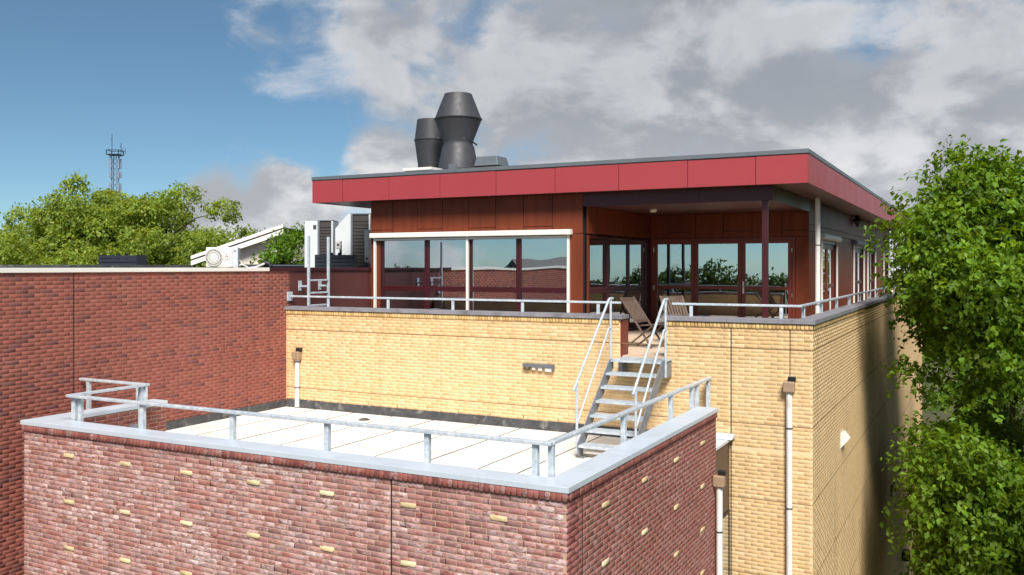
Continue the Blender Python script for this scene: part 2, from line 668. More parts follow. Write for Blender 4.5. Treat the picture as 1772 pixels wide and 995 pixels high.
def brick_unit(w, h, d, ch, jit, r):
    """12 verts, 9 quads; local x = along the wall, -y = outwards, z = up; centre at the back plane"""
    v = []
    for k, (yy, ins) in enumerate(((-d, ch), (-d + ch, 0), (0.0, 0))):
        for sx, sz in ((-1, -1), (1, -1), (1, 1), (-1, 1)):
            j = jit if k == 0 else 0
            v.append((sx * (w / 2 - ins) + (r.random() - .5) * jit, yy + (r.random() - .5) * j, sz * (h / 2 - ins) + (r.random() - .5) * jit * .7))
    return v


BQ = [(0, 1, 2, 3)] + [(4 + i, 4 + (i + 1) % 4, (i + 1) % 4, i) for i in range(4)] + [(8 + i, 8 + (i + 1) % 4, 4 + (i + 1) % 4, 4 + i) for i in range(4)]
BQN = np.array(BQ)


def lay_courses(u0, u1, z_top, z_bot, joints=(), cuts=None, phase=0.0, seed=0, steps=None):
    """list of bricks (u centre, z centre, width); joints = vertical movement joints; cuts(z) -> blocked u intervals"""
    r = random.Random(seed)
    out = []
    edges = [u0] + sorted(joints) + [u1]
    nrow = int((z_top - z_bot) / BH)
    for k in range(nrow):
        zc = z_top - (k + .5) * BH
        blocked = cuts(zc) if cuts else []
        for s in range(len(edges) - 1):
            a0 = edges[s] + (0.004 if s > 0 else 0)
            a1 = edges[s + 1] - (0.004 if s + 1 < len(edges) - 1 else 0)
            u = a0 - BL * (0.5 if k % 2 else 0.0) - phase
            if r.random() < .12:
                u -= BL * .25
            while u < a1:
                b0, b1 = max(u, a0), min(u + BL, a1)
                u += BL
                spans = [(b0, b1)]
                for (c0, c1) in blocked:
                    nxt = []
                    for (p, q) in spans:
                        if c1 <= p or c0 >= q:
                            nxt.append((p, q))
                        else:
                            if p < c0:
                                nxt.append((p, c0))
                            if c1 < q:
                                nxt.append((c1, q))
                    spans = nxt
                for (p, q) in spans:
                    if q - p > 0.045:
                        out.append(((p + q) / 2, zc, q - p - JT))
    return out


def brick_wall(part, mat, bricks, frame, palette, n_single, seed, bloom=1.0, d=BD, jit=0.002, ch=0.004, nvar=28, offset=None, name='brick', vis=None, vary=.26, relief=.004):
    """frame = (origin, rotation about z): local x along the wall, local -y outwards.
    The n_single bricks that show largest become objects of their own, the rest one joined part."""
    org, rz = Vector(frame[0]), frame[1]
    R = Matrix.Rotation(rz, 3, 'Z')
    r = random.Random(seed)
    rn = np.random.default_rng(seed)
    off = WOFF[part]
    pal = [lin(c) for c in palette]

    def pick():
        c = pal[int(rn.integers(len(pal)))] * (1 - vary / 2 + vary * rn.random())
        return (c[0], c[1], c[2], max(0.0, min(1.0, bloom * (0.25 + 1.0 * rn.random() ** 1.3))))

    W = BL - JT
    H = BH - JT
    scored = []
    for i, (u, z, w) in enumerate(bricks):
        if abs(w - W) > 0.002:
            continue
        p = org + R @ Vector((u, -d, 0)) + Vector((0, 0, z))
        x, y, dep = project(p)
        if -10 < x < 1782 and -10 < y < 1002 and dep > 0 and (vis is None or vis(x, y)):
            scored.append((dep, i))
    scored.sort()
    chosen = set(i for _, i in scored[:n_single])
    variants = []
    for k in range(nvar):
        v = np.array(brick_unit(W, H, d, ch, jit, r))
        variants.append(np_mesh(name, v, BQN, 4, mat, np.tile(np.array(pick()), (12, 1))))
    V, C_ = [], []
    for i, (u, z, w) in enumerate(bricks):
        push = 0.0003 + r.random() ** 1.5 * relief + (offset(u, z) if offset else 0.0)
        if i in chosen:
            o = bpy.data.objects.new(name, variants[r.randrange(nvar)])
            COL.objects.link(o)
            p = org + R @ Vector((u, -push, 0)) + Vector((0, 0, z))
            o.parent = part
            o.location = p - off
            o.rotation_euler = (0, 0, rz)
        else:
            v = brick_unit(w, H, d, ch, jit, r)
            V += [(a + u, b - push, c + z) for a, b, c in v]
            c = pick()
            C_ += [c] * 12
    if V:
        V = np.array(V)
        Rm = np.array(R)
        V = V @ Rm.T + np.array(org) - np.array(off)
        nb = len(V) // 12
        F = (np.arange(nb)[:, None, None] * 12 + BQN[None]).reshape(-1, 4)
        me = np_mesh(name + 's', V, F, 4, mat, np.array(C_))
        np_object(name + '_field', me, part, 'stuff')


def soldier_row(part, mat, u0, u1, z0, z1, frame, palette, seed, bloom, proud, pitch=0.0655, d=0.06, name='soldier_brick', skip=None):
    org, rz = Vector(frame[0]), frame[1]
    R = Matrix.Rotation(rz, 3, 'Z')
    r = random.Random(seed)
    rn = np.random.default_rng(seed)
    off = WOFF[part]
    n = int(round((u1 - u0) / pitch))
    p = (u1 - u0) / n
    var = []
    for k in range(10):
        v = np.array(brick_unit(p - 0.009, z1 - z0 - 0.004, d, 0.004, 0.002, r))
        c = lin(palette[k % len(palette)]) * (0.85 + .3 * rn.random())
        var.append(np_mesh(name, v, BQN, 4, mat, np.tile(np.array((c[0], c[1], c[2], bloom * rn.random())), (12, 1))))
    for i in range(n):
        u = u0 + (i + .5) * p
        if skip and skip(u):
            continue
        o = bpy.data.objects.new(name, var[r.randrange(10)])
        COL.objects.link(o)
        o.parent = part
        o.location = org + R @ Vector((u, -proud - (r.random() - .5) * .004, 0)) + Vector((0, 0, (z0 + z1) / 2)) - off
        o.rotation_euler = (0, 0, rz)


def weeps(part, us_zs, frame, d=BD):
    org, rz = Vector(frame[0]), frame[1]
    R = Matrix.Rotation(rz, 3, 'Z')
    m = MB()
    for u, z in us_zs:
        c = org + R @ Vector((u, -d + 0.002, 0)) + Vector((0, 0, z))
        m.obox(c, R @ Vector((0.0055, 0, 0)), R @ Vector((0, 0.004, 0)), Vector((0, 0, 0.028)))
    m.build('weep_slots', M['black_gap'], part, kind='stuff')


GZ = -0.6                       # ground level

# ================================================================ ground
g = MB()
g.add([(-900, -700, GZ), (900, -700, GZ), (900, 1100, GZ), (-900, 1100, GZ)], [(0, 1, 2, 3)])
go = g.build('ground', M['ground'])
go['kind'] = 'structure'

# ================================================================ brown brick building (front)
BROWN = [(154, 96, 90), (146, 88, 82), (158, 102, 96), (150, 88, 81), (136, 92, 89), (160, 98, 89), (154, 104, 101)]
ROOFZ = 8.84
bb = thing('brick_building', 'purplish brown brick building with cream accent bricks and white flat roof', 'building', (-4.4, 3.4, GZ))
FY, RX, LX, EY = 0.03, -0.03, -8.745, 5.86      # brick faces: front, right, left, and the far end of the right wall
wall_f = MB().box(LX + .01, RX - .01, FY + .004, FY + .30, GZ, 9.57).build('front_wall', M['mortar_brown'], bb)
wall_r = MB().box(RX - .30, RX - .0025, FY + .30, EY, GZ, 9.572).build('side_wall', M['mortar_brown'], bb)
wall_l = MB().box(LX + .012, LX + .30, FY + .30, 2.36, GZ, 9.571).build('return_wall', M['mortar_brown'], bb)
brick_later = ((LX + .30 - BD + .003, 0, 0), PI / 2)
MB().box(LX + .02, RX - .31, 5.6, 6.83, GZ, ROOFZ - .03).box(LX + .31, RX - .31, .34, 5.59, ROOFZ - .3, ROOFZ - .031).build('core', M['roof_dark'], bb)

ZT = 9.484
ACC_F = [-7.735 + 1.152 * k for k in range(7)]
ACC_R = [1.09 + 1.325 * k for k in range(4)]
ROWZ = [9.222 - .655 * k for k in range(8)]


def acc_cut(xs):
    def f(z):
        for rz in ROWZ:
            if abs(z - rz) < BH * .5:
                return [(x - BL / 2, x + BL / 2) for x in xs]
        return []
    return f


FR_F = ((0, FY + BD + .001, 0), 0.0)
bricks_f = lay_courses(LX, RX, ZT, 4.2, joints=(-2.21,), cuts=acc_cut(ACC_F), seed=1)
brick_wall(wall_f, M['brick_brown'], bricks_f, FR_F, BROWN, 210, 21, bloom=1.0, vary=.16, ch=.003, jit=.0015, relief=.0035)
FR_R = ((RX - BD - .001, 0, 0), PI / 2)
bricks_r = lay_courses(FY + .006, EY, ZT, 4.2, joints=(0.43,), cuts=acc_cut(ACC_R), seed=2)
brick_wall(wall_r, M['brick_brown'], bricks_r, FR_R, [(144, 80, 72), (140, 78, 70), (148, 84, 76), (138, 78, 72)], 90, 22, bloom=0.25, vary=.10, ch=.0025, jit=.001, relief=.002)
CREAM = [(226, 206, 158), (214, 192, 146), (232, 214, 172)]


def accents(part, xs, frame, seed):
    r = random.Random(seed)
    org, rz = Vector(frame[0]), frame[1]
    R = Matrix.Rotation(rz, 3, 'Z')
    for x in xs:
        for z in ROWZ:
            v = np.array(brick_unit(BL - JT, BH - JT, BD + .008, .005, .007, r))
            c = lin(CREAM[r.randrange(3)]) * (.85 + .25 * r.random())
            me = np_mesh('accent_brick', v, BQN, 4, M['brick_cream'], np.tile(np.array((c[0], c[1], c[2], .6)), (12, 1)))
            o = np_object('accent_brick', me, part)
            o.location = org + R @ Vector((x, -.006, 0)) + Vector((0, 0, z)) - WOFF[part]
            o.rotation_euler = (0, 0, rz)


brick_wall(wall_l, M['brick_brown'], lay_courses(.36, 2.36, 9.565, ROOFZ, seed=9), brick_later, [(134, 72, 64), (126, 66, 60), (140, 76, 68)], 0, 23, bloom=.2)
accents(wall_f, ACC_F, FR_F, 5)
accents(wall_r, ACC_R, FR_R, 6)
SOLD = [(140, 80, 72), (130, 74, 66), (146, 88, 78), (126, 72, 66)]
soldier_row(wall_f, M['brick_brown'], LX - .015, RX + .015, 9.492, 9.578, ((0, FY + .05, 0), 0), SOLD, 31, .5, .02)
soldier_row(wall_r, M['brick_brown'], FY + .03, EY, 9.492, 9.578, ((RX - .05, 0, 0), PI / 2), SOLD, 32, .15, .012)
MB().box(LX - .01, RX + .01, FY - .008, FY + .003, 9.494, 9.576).build('soldier_mortar', M['mortar_brown'], wall_f)
rw = random.Random(3)
wl = []
for k in range(14):
    z = ZT - (rw.choice([1, 2, 5, 7, 9, 10, 12, 14, 16, 19, 22, 24]) + .5) * BH
    for q in range(4):
        wl.append((LX + BL * rw.randrange(1, 41) + BL * .5 * (round((ZT - z) / BH - .5) % 2), z))
weeps(wall_f, wl, FR_F)
wl = []
for k in range(26):
    n_ = rw.randrange(1, 30)
    wl.append((FY + .434 + BL * rw.randrange(0, 25) - BL * .5 * (n_ % 2), ZT - (n_ + .5) * BH))
weeps(wall_r, wl, FR_R)
MB().box(-2.219, -2.201, FY + .002, FY + .03, 4.2, 9.49).build('movement_joint', M['black_gap'], wall_f)
MB().box(RX - .03, RX - .001, .421, .439, 4.2, 9.49).build('movement_joint', M['black_gap'], wall_r)

# aluminium copings in lengths with thin butt joints, mitred at the corner
CT, CB, CW = 9.645, 9.582, 0.345


def coping_front(x0, x1, mitre=None):
    m = MB()
    if mitre == 'R':
        top = [(x0, 0.0), (x1, 0.0), (x1 - CW, CW), (x0, CW)]
    elif mitre == 'L':
        top = [(x0, 0.0), (x1, 0.0), (x1, CW), (x0 + CW, CW)]
    else:
        top = [(x0, 0.0), (x1, 0.0), (x1, CW), (x0, CW)]
    m.prism(top, 2, CB, CT)
    return m.build('coping', M['zinc'], bb, bevel=.004)


cut = [-8.78, -7.29, -5.6, -4.19, -3.13, -2.10, -1.06, 0.0]
for i in range(len(cut) - 1):
    coping_front(cut[i] + (.002 if i else 0), cut[i + 1] - (.002 if i < 6 else 0), 'L' if i == 0 else ('R' if i == 6 else None))
cy = [0.0, 1.87, 3.12, 4.5, 5.88]
for i in range(4):
    y0, y1 = cy[i] + (.002 if i else 0), cy[i + 1] - .002
    poly = [(0.0, y0), (0.0, y1), (-CW, y1), (-CW, y0 + (CW + .003 if i == 0 else 0))]
    if i == 0:
        poly = [(0.0, .004), (0.0, y1), (-CW, y1), (-CW, CW + .004)]
    MB().prism(poly, 2, CB, CT).build('coping', M['zinc'], bb, bevel=.004)
MB().prism([(-8.78, .004), (-8.78 + CW, CW + .004), (-8.78 + CW, 2.4), (-8.78, 2.4)], 2, CB, CT).build('coping', M['zinc'], bb, bevel=.004)

# white roof in long membrane sheets lapped along Y
xs = [-9.77, -8.9, -7.91, -6.93, -5.95, -4.94, -4.0, -3.02, -2.36, -1.75, -1.2, -.36]
for i in range(len(xs) - 1):
    a, b = xs[i], xs[i + 1]
    ya = 2.42 if b < -8.4 else .36
    m = MB().box(a + .006, b - .006, ya, 6.80, ROOFZ - .03, ROOFZ + .002 * (i % 2))
    m.build('roof_sheet', M['membrane'], bb)
MB().box(-9.78, -8.5, 2.40, 6.82, ROOFZ - .2, ROOFZ - .032).build('roof_deck', M['bitumen'], bb)
m = MB()
for i in range(1, len(xs) - 1):
    m.box(xs[i] - .010, xs[i] + .010, 2.42 if xs[i] < -8.4 else .36, 6.79, ROOFZ - .03, ROOFZ + .004)
m.build('sheet_joints', M['black_gap'], bb, kind='stuff')
dr = thing('roof_drain', 'small grey drain grate on the white roof before the yellow wall', 'drain', (-7.2, 6.2, ROOFZ))
MB().lathe(-7.2, 6.2, [(.0, ROOFZ + .03), (.07, ROOFZ + .03), (.10, ROOFZ + .012), (.12, ROOFZ + .004)], 20).build('grate', M['bitumen'], dr)
pt = MB().prism([(-2.35, 4.42), (-2.1, 4.34), (-1.78, 4.40), (-1.72, 4.75), (-2.0, 4.84), (-2.3, 4.72)], 2, ROOFZ + .003, ROOFZ + .012)
single('repair_patch', 'white sealing patch on the roof at the foot of the steel stair', 'patch', pt, M['white'], (-2.05, 4.6, ROOFZ + .003))
# bitumen upstands in lengths
uy = 6.846
x = -9.77
k = 0
ur = random.Random(8)
while x < -.36:
    x2 = min(x + .95 + .2 * ur.random(), -.36)
    MB().prism([(uy - .035, ROOFZ - .02), (uy, ROOFZ - .02), (uy, ROOFZ + .165 + .012 * ur.random()), (uy - .018, ROOFZ + .16 + .012 * ur.random())], 0, x + .003, x2 - .003).build('upstand', M['bitumen'], bb)
    x = x2
y = 2.42
while y < 6.80:
    y2 = min(y + 1.0, 6.80)
    MB().box(-9.785, -9.755, y + .003, y2 - .003, ROOFZ - .02, ROOFZ + .15 + .01 * ur.random()).build('upstand', M['bitumen'], bb)
    y = y2

# glazed link between the brown and the yellow block
lk = thing('link_block', 'low dark clad link with zinc roof between brown and yellow brick walls', 'building', (-.5, 6.3, GZ))
MB().box(-1.0, -.06, EY + .004, 6.845, GZ, 8.955).build('wall', M['link'], lk)
MB().box(-.9, -.028, EY + .003, 6.84, 8.956, 9.0).build('roof', M['zinc'], lk, bevel=.004)
MB().prism([(6.62, 9.004), (6.842, 9.004), (6.842, 9.075), (6.66, 9.06)], 0, -.5, .035).build('gutter', M['zinc'], lk, bevel=.004)
fr_ = MB()
fr_.box(-.058, -.04, 6.18, 6.23, 5.0, 7.8).box(-.058, -.04, 6.74, 6.79, 5.0, 7.8).box(-.058, -.04, 6.23, 6.74, 7.75, 7.8)
wf = fr_.build('window', M['black'], lk)
MB().box(-.058, -.048, 6.231, 6.739, 5.0, 7.749).build('pane', M['glass'], wf)

# ================================================================ yellow brick building
YELLOW = [(216, 180, 133), (212, 175, 126), (219, 185, 140), (208, 171, 122), (214, 177, 128)]
YY, YX, YEND, YL = 6.85, 1.29, 37.0, -9.79      # front face, right face, far end, left end
yb = thing('brick_building', 'yellow brick building with grey copings and a roof terrace behind its parapet', 'building', (-4.2, 20, GZ))
TZ = 10.29                                      # terrace floor
OP0, OP1 = -2.03, -1.17                         # gap in the parapet at the stair
wf_ = MB()
wf_.box(YL, OP0, YY + .002, YY + .30, GZ, 10.945).box(OP0, OP1, YY + .002, YY + .30, GZ, TZ - .02).box(OP1, YX - .002, YY + .002, YY + .30, GZ, 10.945)
wall_yf = wf_.build('front_wall', M['mortar_yellow'], yb)
wall_yr = MB().box(YX - .30, YX - .002, YY + .30, YEND, GZ, 10.945).build('side_wall', M['mortar_yellow'], yb)
MB().box(YL + .01, YX - .31, YY + .31, YEND - .01, GZ, TZ - .1).build('core', M['roof_dark'], yb)
MB().box(YL, YX - .30, YEND - .3, YEND, GZ, 10.9).build('rear_wall', M['mortar_yellow'], yb)

GROOVES = tuple(10.855 - n * BH for n in (5, 24, 43, 62, 81, 100, 119))


def y_cuts(z):
    c = []
    if z > TZ - .03:
        c.append((OP0, OP1))
    if 10.0 < z < 10.15:
        c += [(.88, .98), (-9.49, -9.38)]
    return c


def y_off(u, z):
    return 0.004 if z > GROOVES[0] else 0.0


def grooved(bricks):
    # the movement grooves: the course under each one drops a little
    out = []
    for (u, z, w) in bricks:
        dz = sum(0.011 for gz in GROOVES if z < gz)
        out.append((u, z - dz, w))
    return out


FR_YF = ((0, YY + BD + .001, 0), 0.0)
byf = grooved(lay_courses(YL + .004, YX, 10.855, 8.86, joints=(-.037, .932), cuts=y_cuts, seed=11))
byf += grooved(lay_courses(-1.0, YX, 10.855 - 31 * BH, 4.2, joints=(-.037, .932), seed=12))
brick_wall(wall_yf, M['brick_yellow'], byf, FR_YF, YELLOW, 240, 41, bloom=.35, offset=y_off, jit=.001, ch=.0022, relief=.0012, vary=.08)
FR_YR = ((YX - BD - .001, 0, 0), PI / 2)
byr = grooved(lay_courses(YY + .006, YEND, 10.855, GZ, joints=(16.2, 26.4), seed=13))
brick_wall(wall_yr, M['brick_yellow'], byr, FR_YR, [(213, 178, 130), (210, 175, 126), (216, 183, 136)], 60, 42, bloom=.35, ch=.0022, jit=.001, relief=.0012, offset=y_off, vary=.08)
SY = [(212, 176, 116), (202, 164, 106), (220, 186, 128)]
soldier_row(wall_yf, M['brick_yellow'], YL, YX + .01, 10.862, 10.948, ((0, YY + .05, 0), 0), SY, 43, .5, .016, skip=lambda u: OP0 < u < OP1)
soldier_row(wall_yr, M['brick_yellow'], YY + .03, 14.0, 10.862, 10.948, ((YX - .05, 0, 0), PI / 2), SY, 44, .4, .012)
MB().box(YX - .05, YX + .006, 14.0, YEND, 10.862, 10.948).build('soldier_band', M['mortar_yellow'], wall_yr)
M['groove'] = material('dark_tan_groove', srgb(128, 96, 62), .95, var=.2, vscale=6)
for j, gz in enumerate(GROOVES):
    zc = gz - .011 * j - .0055
    MB().box(YL if gz > 8.9 else -.9, YX - .02, YY + .001, YY + .013, zc - .007, zc + .007).build('groove_joint', M['groove'], wall_yf)
    MB().box(YX - .013, YX - .001, YY, YEND, zc - .007, zc + .007).build('groove_joint', M['groove'], wall_yr)
MB().box(-.046, -.028, YY + .001, YY + .02, 4.2, 10.86).build('movement_joint', M['black_gap'], wall_yf)
MB().box(.925, .939, YY + .001, YY + .02, 10.1, 10.86).build('movement_joint', M['black_gap'], wall_yf)
for jy in (16.2, 26.4):
    MB().box(YX - .02, YX - .001, jy - .005, jy + .005, GZ, 10.86).build('movement_joint', M['black_gap'], wall_yr)
wl = [(YL + .6 + 1.02 * k, 10.855 - (1.5 + (k % 3 == 0)) * BH) for k in range(11)] + [(YL + .78 + .72 * k, ROOFZ + .215) for k in range(13)]
weeps(wall_yf, [w for w in wl if not (OP0 - .1 < w[0] < OP1 + .1)], FR_YF)
# copings
KT, KB = 11.03, 10.955


def stone(x0, x1, y0, y1):
    MB().box(x0 + .0015, x1 - .0015, y0 + .0015, y1 - .0015, KB, KT).build('coping', M['stone'], yb, bevel=.004)


e = [YL, -8.6, -7.4, -6.2, -5.0, -3.8, -2.9, OP0 + .06]
for i in range(7):
    stone(e[i], e[i + 1], YY - .055, YY + .31)
e = [OP1 - .06, -.1, .75, YX + .05]
for i in range(3):
    stone(e[i], e[i + 1], YY - .055, YY + .31)
y = YY + .31
while y < YEND:
    stone(YX - .27, YX + .05, y, min(y + 1.25, YEND))
    y += 1.25
# reveal and terrace
MB().box(OP0, OP0 + .035, YY + .02, YY + .33, TZ, 10.94).build('reveal_board', M['door_wood'], yb)
MB().box(OP1 - .004, OP1 + .02, YY + .05, YY + .30, TZ, 10.94).build('reveal', M['mortar_yellow'], yb)
te = MB().box(YL, YX - .31, YY + .302, 14.3, TZ - .1, TZ - .012).build('terrace_floor', M['roof_dark'], yb)
tm = MB().box(WOFF[yb].x - .247, WOFF[yb].x + .247, WOFF[yb].y - .247, WOFF[yb].y + .247, WOFF[yb].z - .01, WOFF[yb].z + .01).build('floor_tile', M['tile'], te)
first = True
for i in range(10):
    for j in range(14):
        o = tm if first else tm.copy()
        if not first:
            COL.objects.link(o)
        first = False
        o.location = Vector((-4.1 + .5 * i + .25, YY + .05 + .5 * j + .25, TZ)) - WOFF[te]
        o.parent = te
MB().box(OP0 + .04, OP1 - .01, YY + .001, YY + .055, TZ - .012, TZ + .008).build('threshold', M['tile'], yb)
MB().box(.03, YX - .31, 14.3, YEND - .31, TZ - .1, TZ - .012).build('terrace_floor', M['tile'], yb)

# ================================================================ dark red brick building (left)
RED = [(146, 84, 72), (143, 81, 69), (149, 87, 75), (141, 80, 69), (146, 86, 72), (143, 83, 71), (146, 83, 71), (144, 84, 72), (148, 84, 73), (118, 74, 70)]
WX = -9.79
rb = thing('brick_building', 'dark red brick building with white roof edge along the left side', 'building', (-20, 8, GZ))
RT_Z = 11.80
wall_red = MB().box(WX - .30, WX - .0025, -9, 6.97, GZ, RT_Z).build('side_wall', M['mortar_red'], rb)
wall_red2 = MB().box(WX - .30, WX, 6.985, 9.93, GZ, RT_Z).build('clad_wall', material('shade_darkened_red_cladding', srgb(92, 48, 44), .6, var=.08, vscale=2), rb)  # smooth wall stretch; the penthouse's shade is put into its darker red
MB().box(WX - .2, WX - .008, 6.97, 6.985, GZ, RT_Z - .01).build('movement_joint', M['black_gap'], rb)
MB().box(-34, WX - .31, -8.9, 30, GZ, RT_Z - .1).build('core', M['grey_wall'], rb)
MB().box(-33.9, WX - .305, -8.8, 29.9, RT_Z - .1, RT_Z + .015).build('roof', M['roof_dark'], rb)
FR_W = ((WX - BD - .001, 0, 0), PI / 2)
brd = lay_courses(-9, 6.97, RT_Z - .01, 3.0, joints=(1.636,), seed=51)
brick_wall(wall_red, M['brick_red'], brd, FR_W, RED, 300, 52, bloom=.3, ch=.002, jit=.001, relief=.0015, vary=.10)
MB().box(WX - .02, WX - .001, 1.627, 1.645, 3.0, RT_Z - .01).build('movement_joint', M['black_gap'], wall_red)
weeps(wall_red, [(1.9 + .65 * k, RT_Z - .01 - 3.5 * BH) for k in range(8)], FR_W)
y = -9.0
k = 0
while y < 6.2:
    MB().box(WX - .34, WX + .03, y + .002, min(y + 2.2, 6.3) - .002, RT_Z, RT_Z + .075).build('roof_trim', M['white'], rb, bevel=.004)
    y += 2.2
MB().box(WX - .34, WX + .03, 6.302, 9.93, RT_Z + .002, RT_Z + .07).build('roof_trim', M['frame'], rb, bevel=.004, label='dark red stretch of the roof edge trim')
MB().box(-27, -16.5, 6.5, 10.5, RT_Z + .016, RT_Z + .14).build('roof_hatch', M['bitumen'], rb, bevel=.01)

# ================================================================ penthouse
ph = thing('penthouse', 'brown panelled penthouse with red fascia roof and large windows on the terrace', 'building', (-4, 18, TZ))
PY, PXL, PXC, PB, PXR, PEND = 9.95, -9.80, -4.07, 14.25, 0.02, 35.6
SOF = 13.52                     # underside of the roof overhang
RCE = 13.24                     # recess ceiling
T = .02                         # panel thickness


def panel_y(x0, x1, z0, z1, yface, name='wall_panel', mat='panel', th=T):
    return MB().box(x0 + .007, x1 - .007, yface, yface + th, z0 + .007, z1 - .007).build(name, M[mat], ph)


def panel_x(y0, y1, z0, z1, xface, name='wall_panel', mat='panel', th=T):
    return MB().box(xface - th, xface, y0 + .007, y1 - .007, z0 + .007, z1 - .007).build(name, M[mat], ph)


# backing walls (dark, seen only in the joints) and rooms
bk = MB()
bk.box(PXL + .02, PXC - .01, PY + .021, PY + .12, 12.60, SOF)                    # above the front window
bk.box(PXL + .02, -9.50, PY + .021, PY + .12, TZ - .1, 12.60).box(-4.40, PXC + .02, PY + .021, PY + .10, TZ - .1, 12.60)
bk.box(PXC - .02, PXC + .078, PY + .13, PB, 12.62, SOF)                           # above the side windows
bk.box(PXC, PXR - .03, PB + .021, PB + .12, 12.61, SOF).box(-.31, PXR - .03, PB + .021, PB + .12, TZ - .1, 12.61)
bk.build('backing_wall', M['black_gap'], ph)
MB().box(PXL + .02, PXL + .1, PY + .13, PEND, TZ - .1, SOF).box(PXL + .1, PXR - .03, PEND - .1, PEND, TZ - .1, SOF).build('rear_wall', M['panel'], ph)
MB().box(PXL + .11, PXC - .05, 13.5, 13.6, TZ, SOF).box(PXL + .11, PXR - .2, 19.0, 19.1, TZ, SOF).build('interior_wall', M['room'], ph)
MB().box(PXL + .1, PXC - .03, PY + .13, 19, TZ - .1, TZ + .004).box(PXC - .03, PXR - .2, PB + .15, 19, TZ - .1, TZ + .004).build('interior_floor', M['room_floor'], ph)
MB().box(PXL + .1, PXC - .03, PY + .13, 19, 13.0, 13.05).box(PXC - .03, PXR - .2, PB + .15, 19, 13.0, 13.05).build('interior_ceiling', M['room'], ph)

# front panels: alternate ones are split by a low horizontal joint
sx = [PXL, -9.14, -8.42, -7.695, -6.975, -6.26, -5.535, -4.807, PXC]
for i in range(8):
    if i % 2 == 0:
        panel_y(sx[i], sx[i + 1], 12.80, SOF, PY)
        panel_y(sx[i], sx[i + 1], 12.62, 12.80, PY)
    else:
        panel_y(sx[i], sx[i + 1], 12.62, SOF, PY)
panel_y(PXL, -9.50, TZ - .05, 12.62, PY)
panel_y(-4.42, PXC, TZ - .05, 12.62, PY)
# recess: corner return, band above the side windows, back wall band
CX_ = PXC + .10                 # face of the recess side (-3.97)
panel_x(PY + .022, PY + .13, TZ - .05, 12.60, CX_)
sy = [PY + .022, 11.1, 12.2, 13.25, PB]
for i in range(4):
    panel_x(sy[i], sy[i + 1], 12.62, RCE, CX_)
sx = [CX_, -3.5, -2.78, -2.06, -1.34, -.62, PXR]
for i in range(6):
    if i % 2:
        panel_y(sx[i], sx[i + 1], 12.78, RCE, PB)
        panel_y(sx[i], sx[i + 1], 12.62, 12.78, PB)
    else:
        panel_y(sx[i], sx[i + 1], 12.62, RCE, PB)
panel_y(-.30, PXR, TZ - .05, 12.62, PB)
# right wall panels with four doors
DOORS = [(16.0, 18.75), (22.6, 25.4), (26.6, 29.2), (32.6, 34.9)]
MB().box(PXR - .13, PXR - .021, PB + .13, PEND, 12.75, SOF).build('backing_wall', M['black_gap'], ph)
y = PB
i = 0
while y < PEND:
    y2 = min(y + .725, PEND)
    panel_x(y, y2, 12.92, SOF, PXR)
    if i % 2:
        panel_x(y, y2, 12.76, 12.92, PXR)
    else:
        panel_x(y, y2, 12.76, 12.92, PXR)
    y = y2
    i += 1
prev = PB
for (d0, d1) in DOORS + [(PEND, PEND)]:
    y = prev
    while y < d0 - .05:
        y2 = min(y + 1.45, d0)
        panel_x(y, y2, TZ - .05, 12.76, PXR)
        y = y2
    prev = d1

# recess ceiling, beams, soffit
MB().box(CX_, PXR - .16, PY + .2, PB, RCE, RCE + .05).build('recess_ceiling', M['soffit'], ph)
for a, b in ((PXC + .002, -2.9), (-2.9, -1.45), (-1.45, PXR + .02)):
    MB().box(a + .002, b - .002, PY - .002, PY + .198, RCE - .02, SOF).build('beam_panel', M['frame'], ph)
for a, b in ((PY + .2, 11.9), (11.9, PB - .002)):
    MB().box(PXR - .158, PXR + .02, a, b - .002, RCE - .02, SOF).build('beam_panel', M['frame'], ph)
FYF, FXR, FXL, FEND = 9.55, .775, -11.33, 36.6
MB().box(FXL + .03, FXR - .03, FYF + .03, FEND, SOF + .002, SOF + .03).build('soffit', M['soffit'], ph)
MB().box(FXL + .03, FXR - .03, FYF + .03, FEND, SOF + .031, 14.06).build('roof', M['roof_dark'], ph)
# fascia panels
fx = [FXL, -10.37, -8.97, -7.52, -6.03, -4.56, -3.08, -1.59, -.22, FXR]
for i in range(9):
    MB().box(fx[i] + .007, fx[i + 1] - .007, FYF + .004 * (i % 3 == 1), FYF + .026, SOF - .012, 14.075).build('fascia_panel', M['fascia'], ph)
y = FYF + .03
for y2 in [10.62, 13.6, 16.6, 19.6, 22.6, 25.6, 28.6, 31.6, 34.6, FEND]:
    MB().box(FXR - .026, FXR, y + .004, y2 - .004, SOF - .012, 14.075).build('fascia_panel', M['fascia'], ph)
    y = y2
y = FYF + .03
while y < FEND:
    MB().box(FXL, FXL + .026, y + .004, min(y + 3, FEND) - .004, SOF - .012, 14.075).build('fascia_panel', M['fascia'], ph)
    y += 3
tr_ = MB()
tr_.box(FXL - .012, FXR + .012, FYF - .012, FYF + .05, 14.078, 14.163).box(FXR - .05, FXR + .012, FYF + .05, FEND, 14.078, 14.163).box(FXL - .012, FXL + .05, FYF + .05, FEND, 14.078, 14.163)
tr_.build('roof_edge_trim', M['lead'], ph, bevel=.004)
MB().box(FXL - .004, FXR + .004, FYF - .004, FYF + .028, 14.06, 14.08).build('trim_seal', M['black_gap'], ph)
# corner column
MB().box(-.19, -.075, PY + .01, PY + .125, TZ, RCE - .02).build('column', M['frame'], ph, bevel=.012)


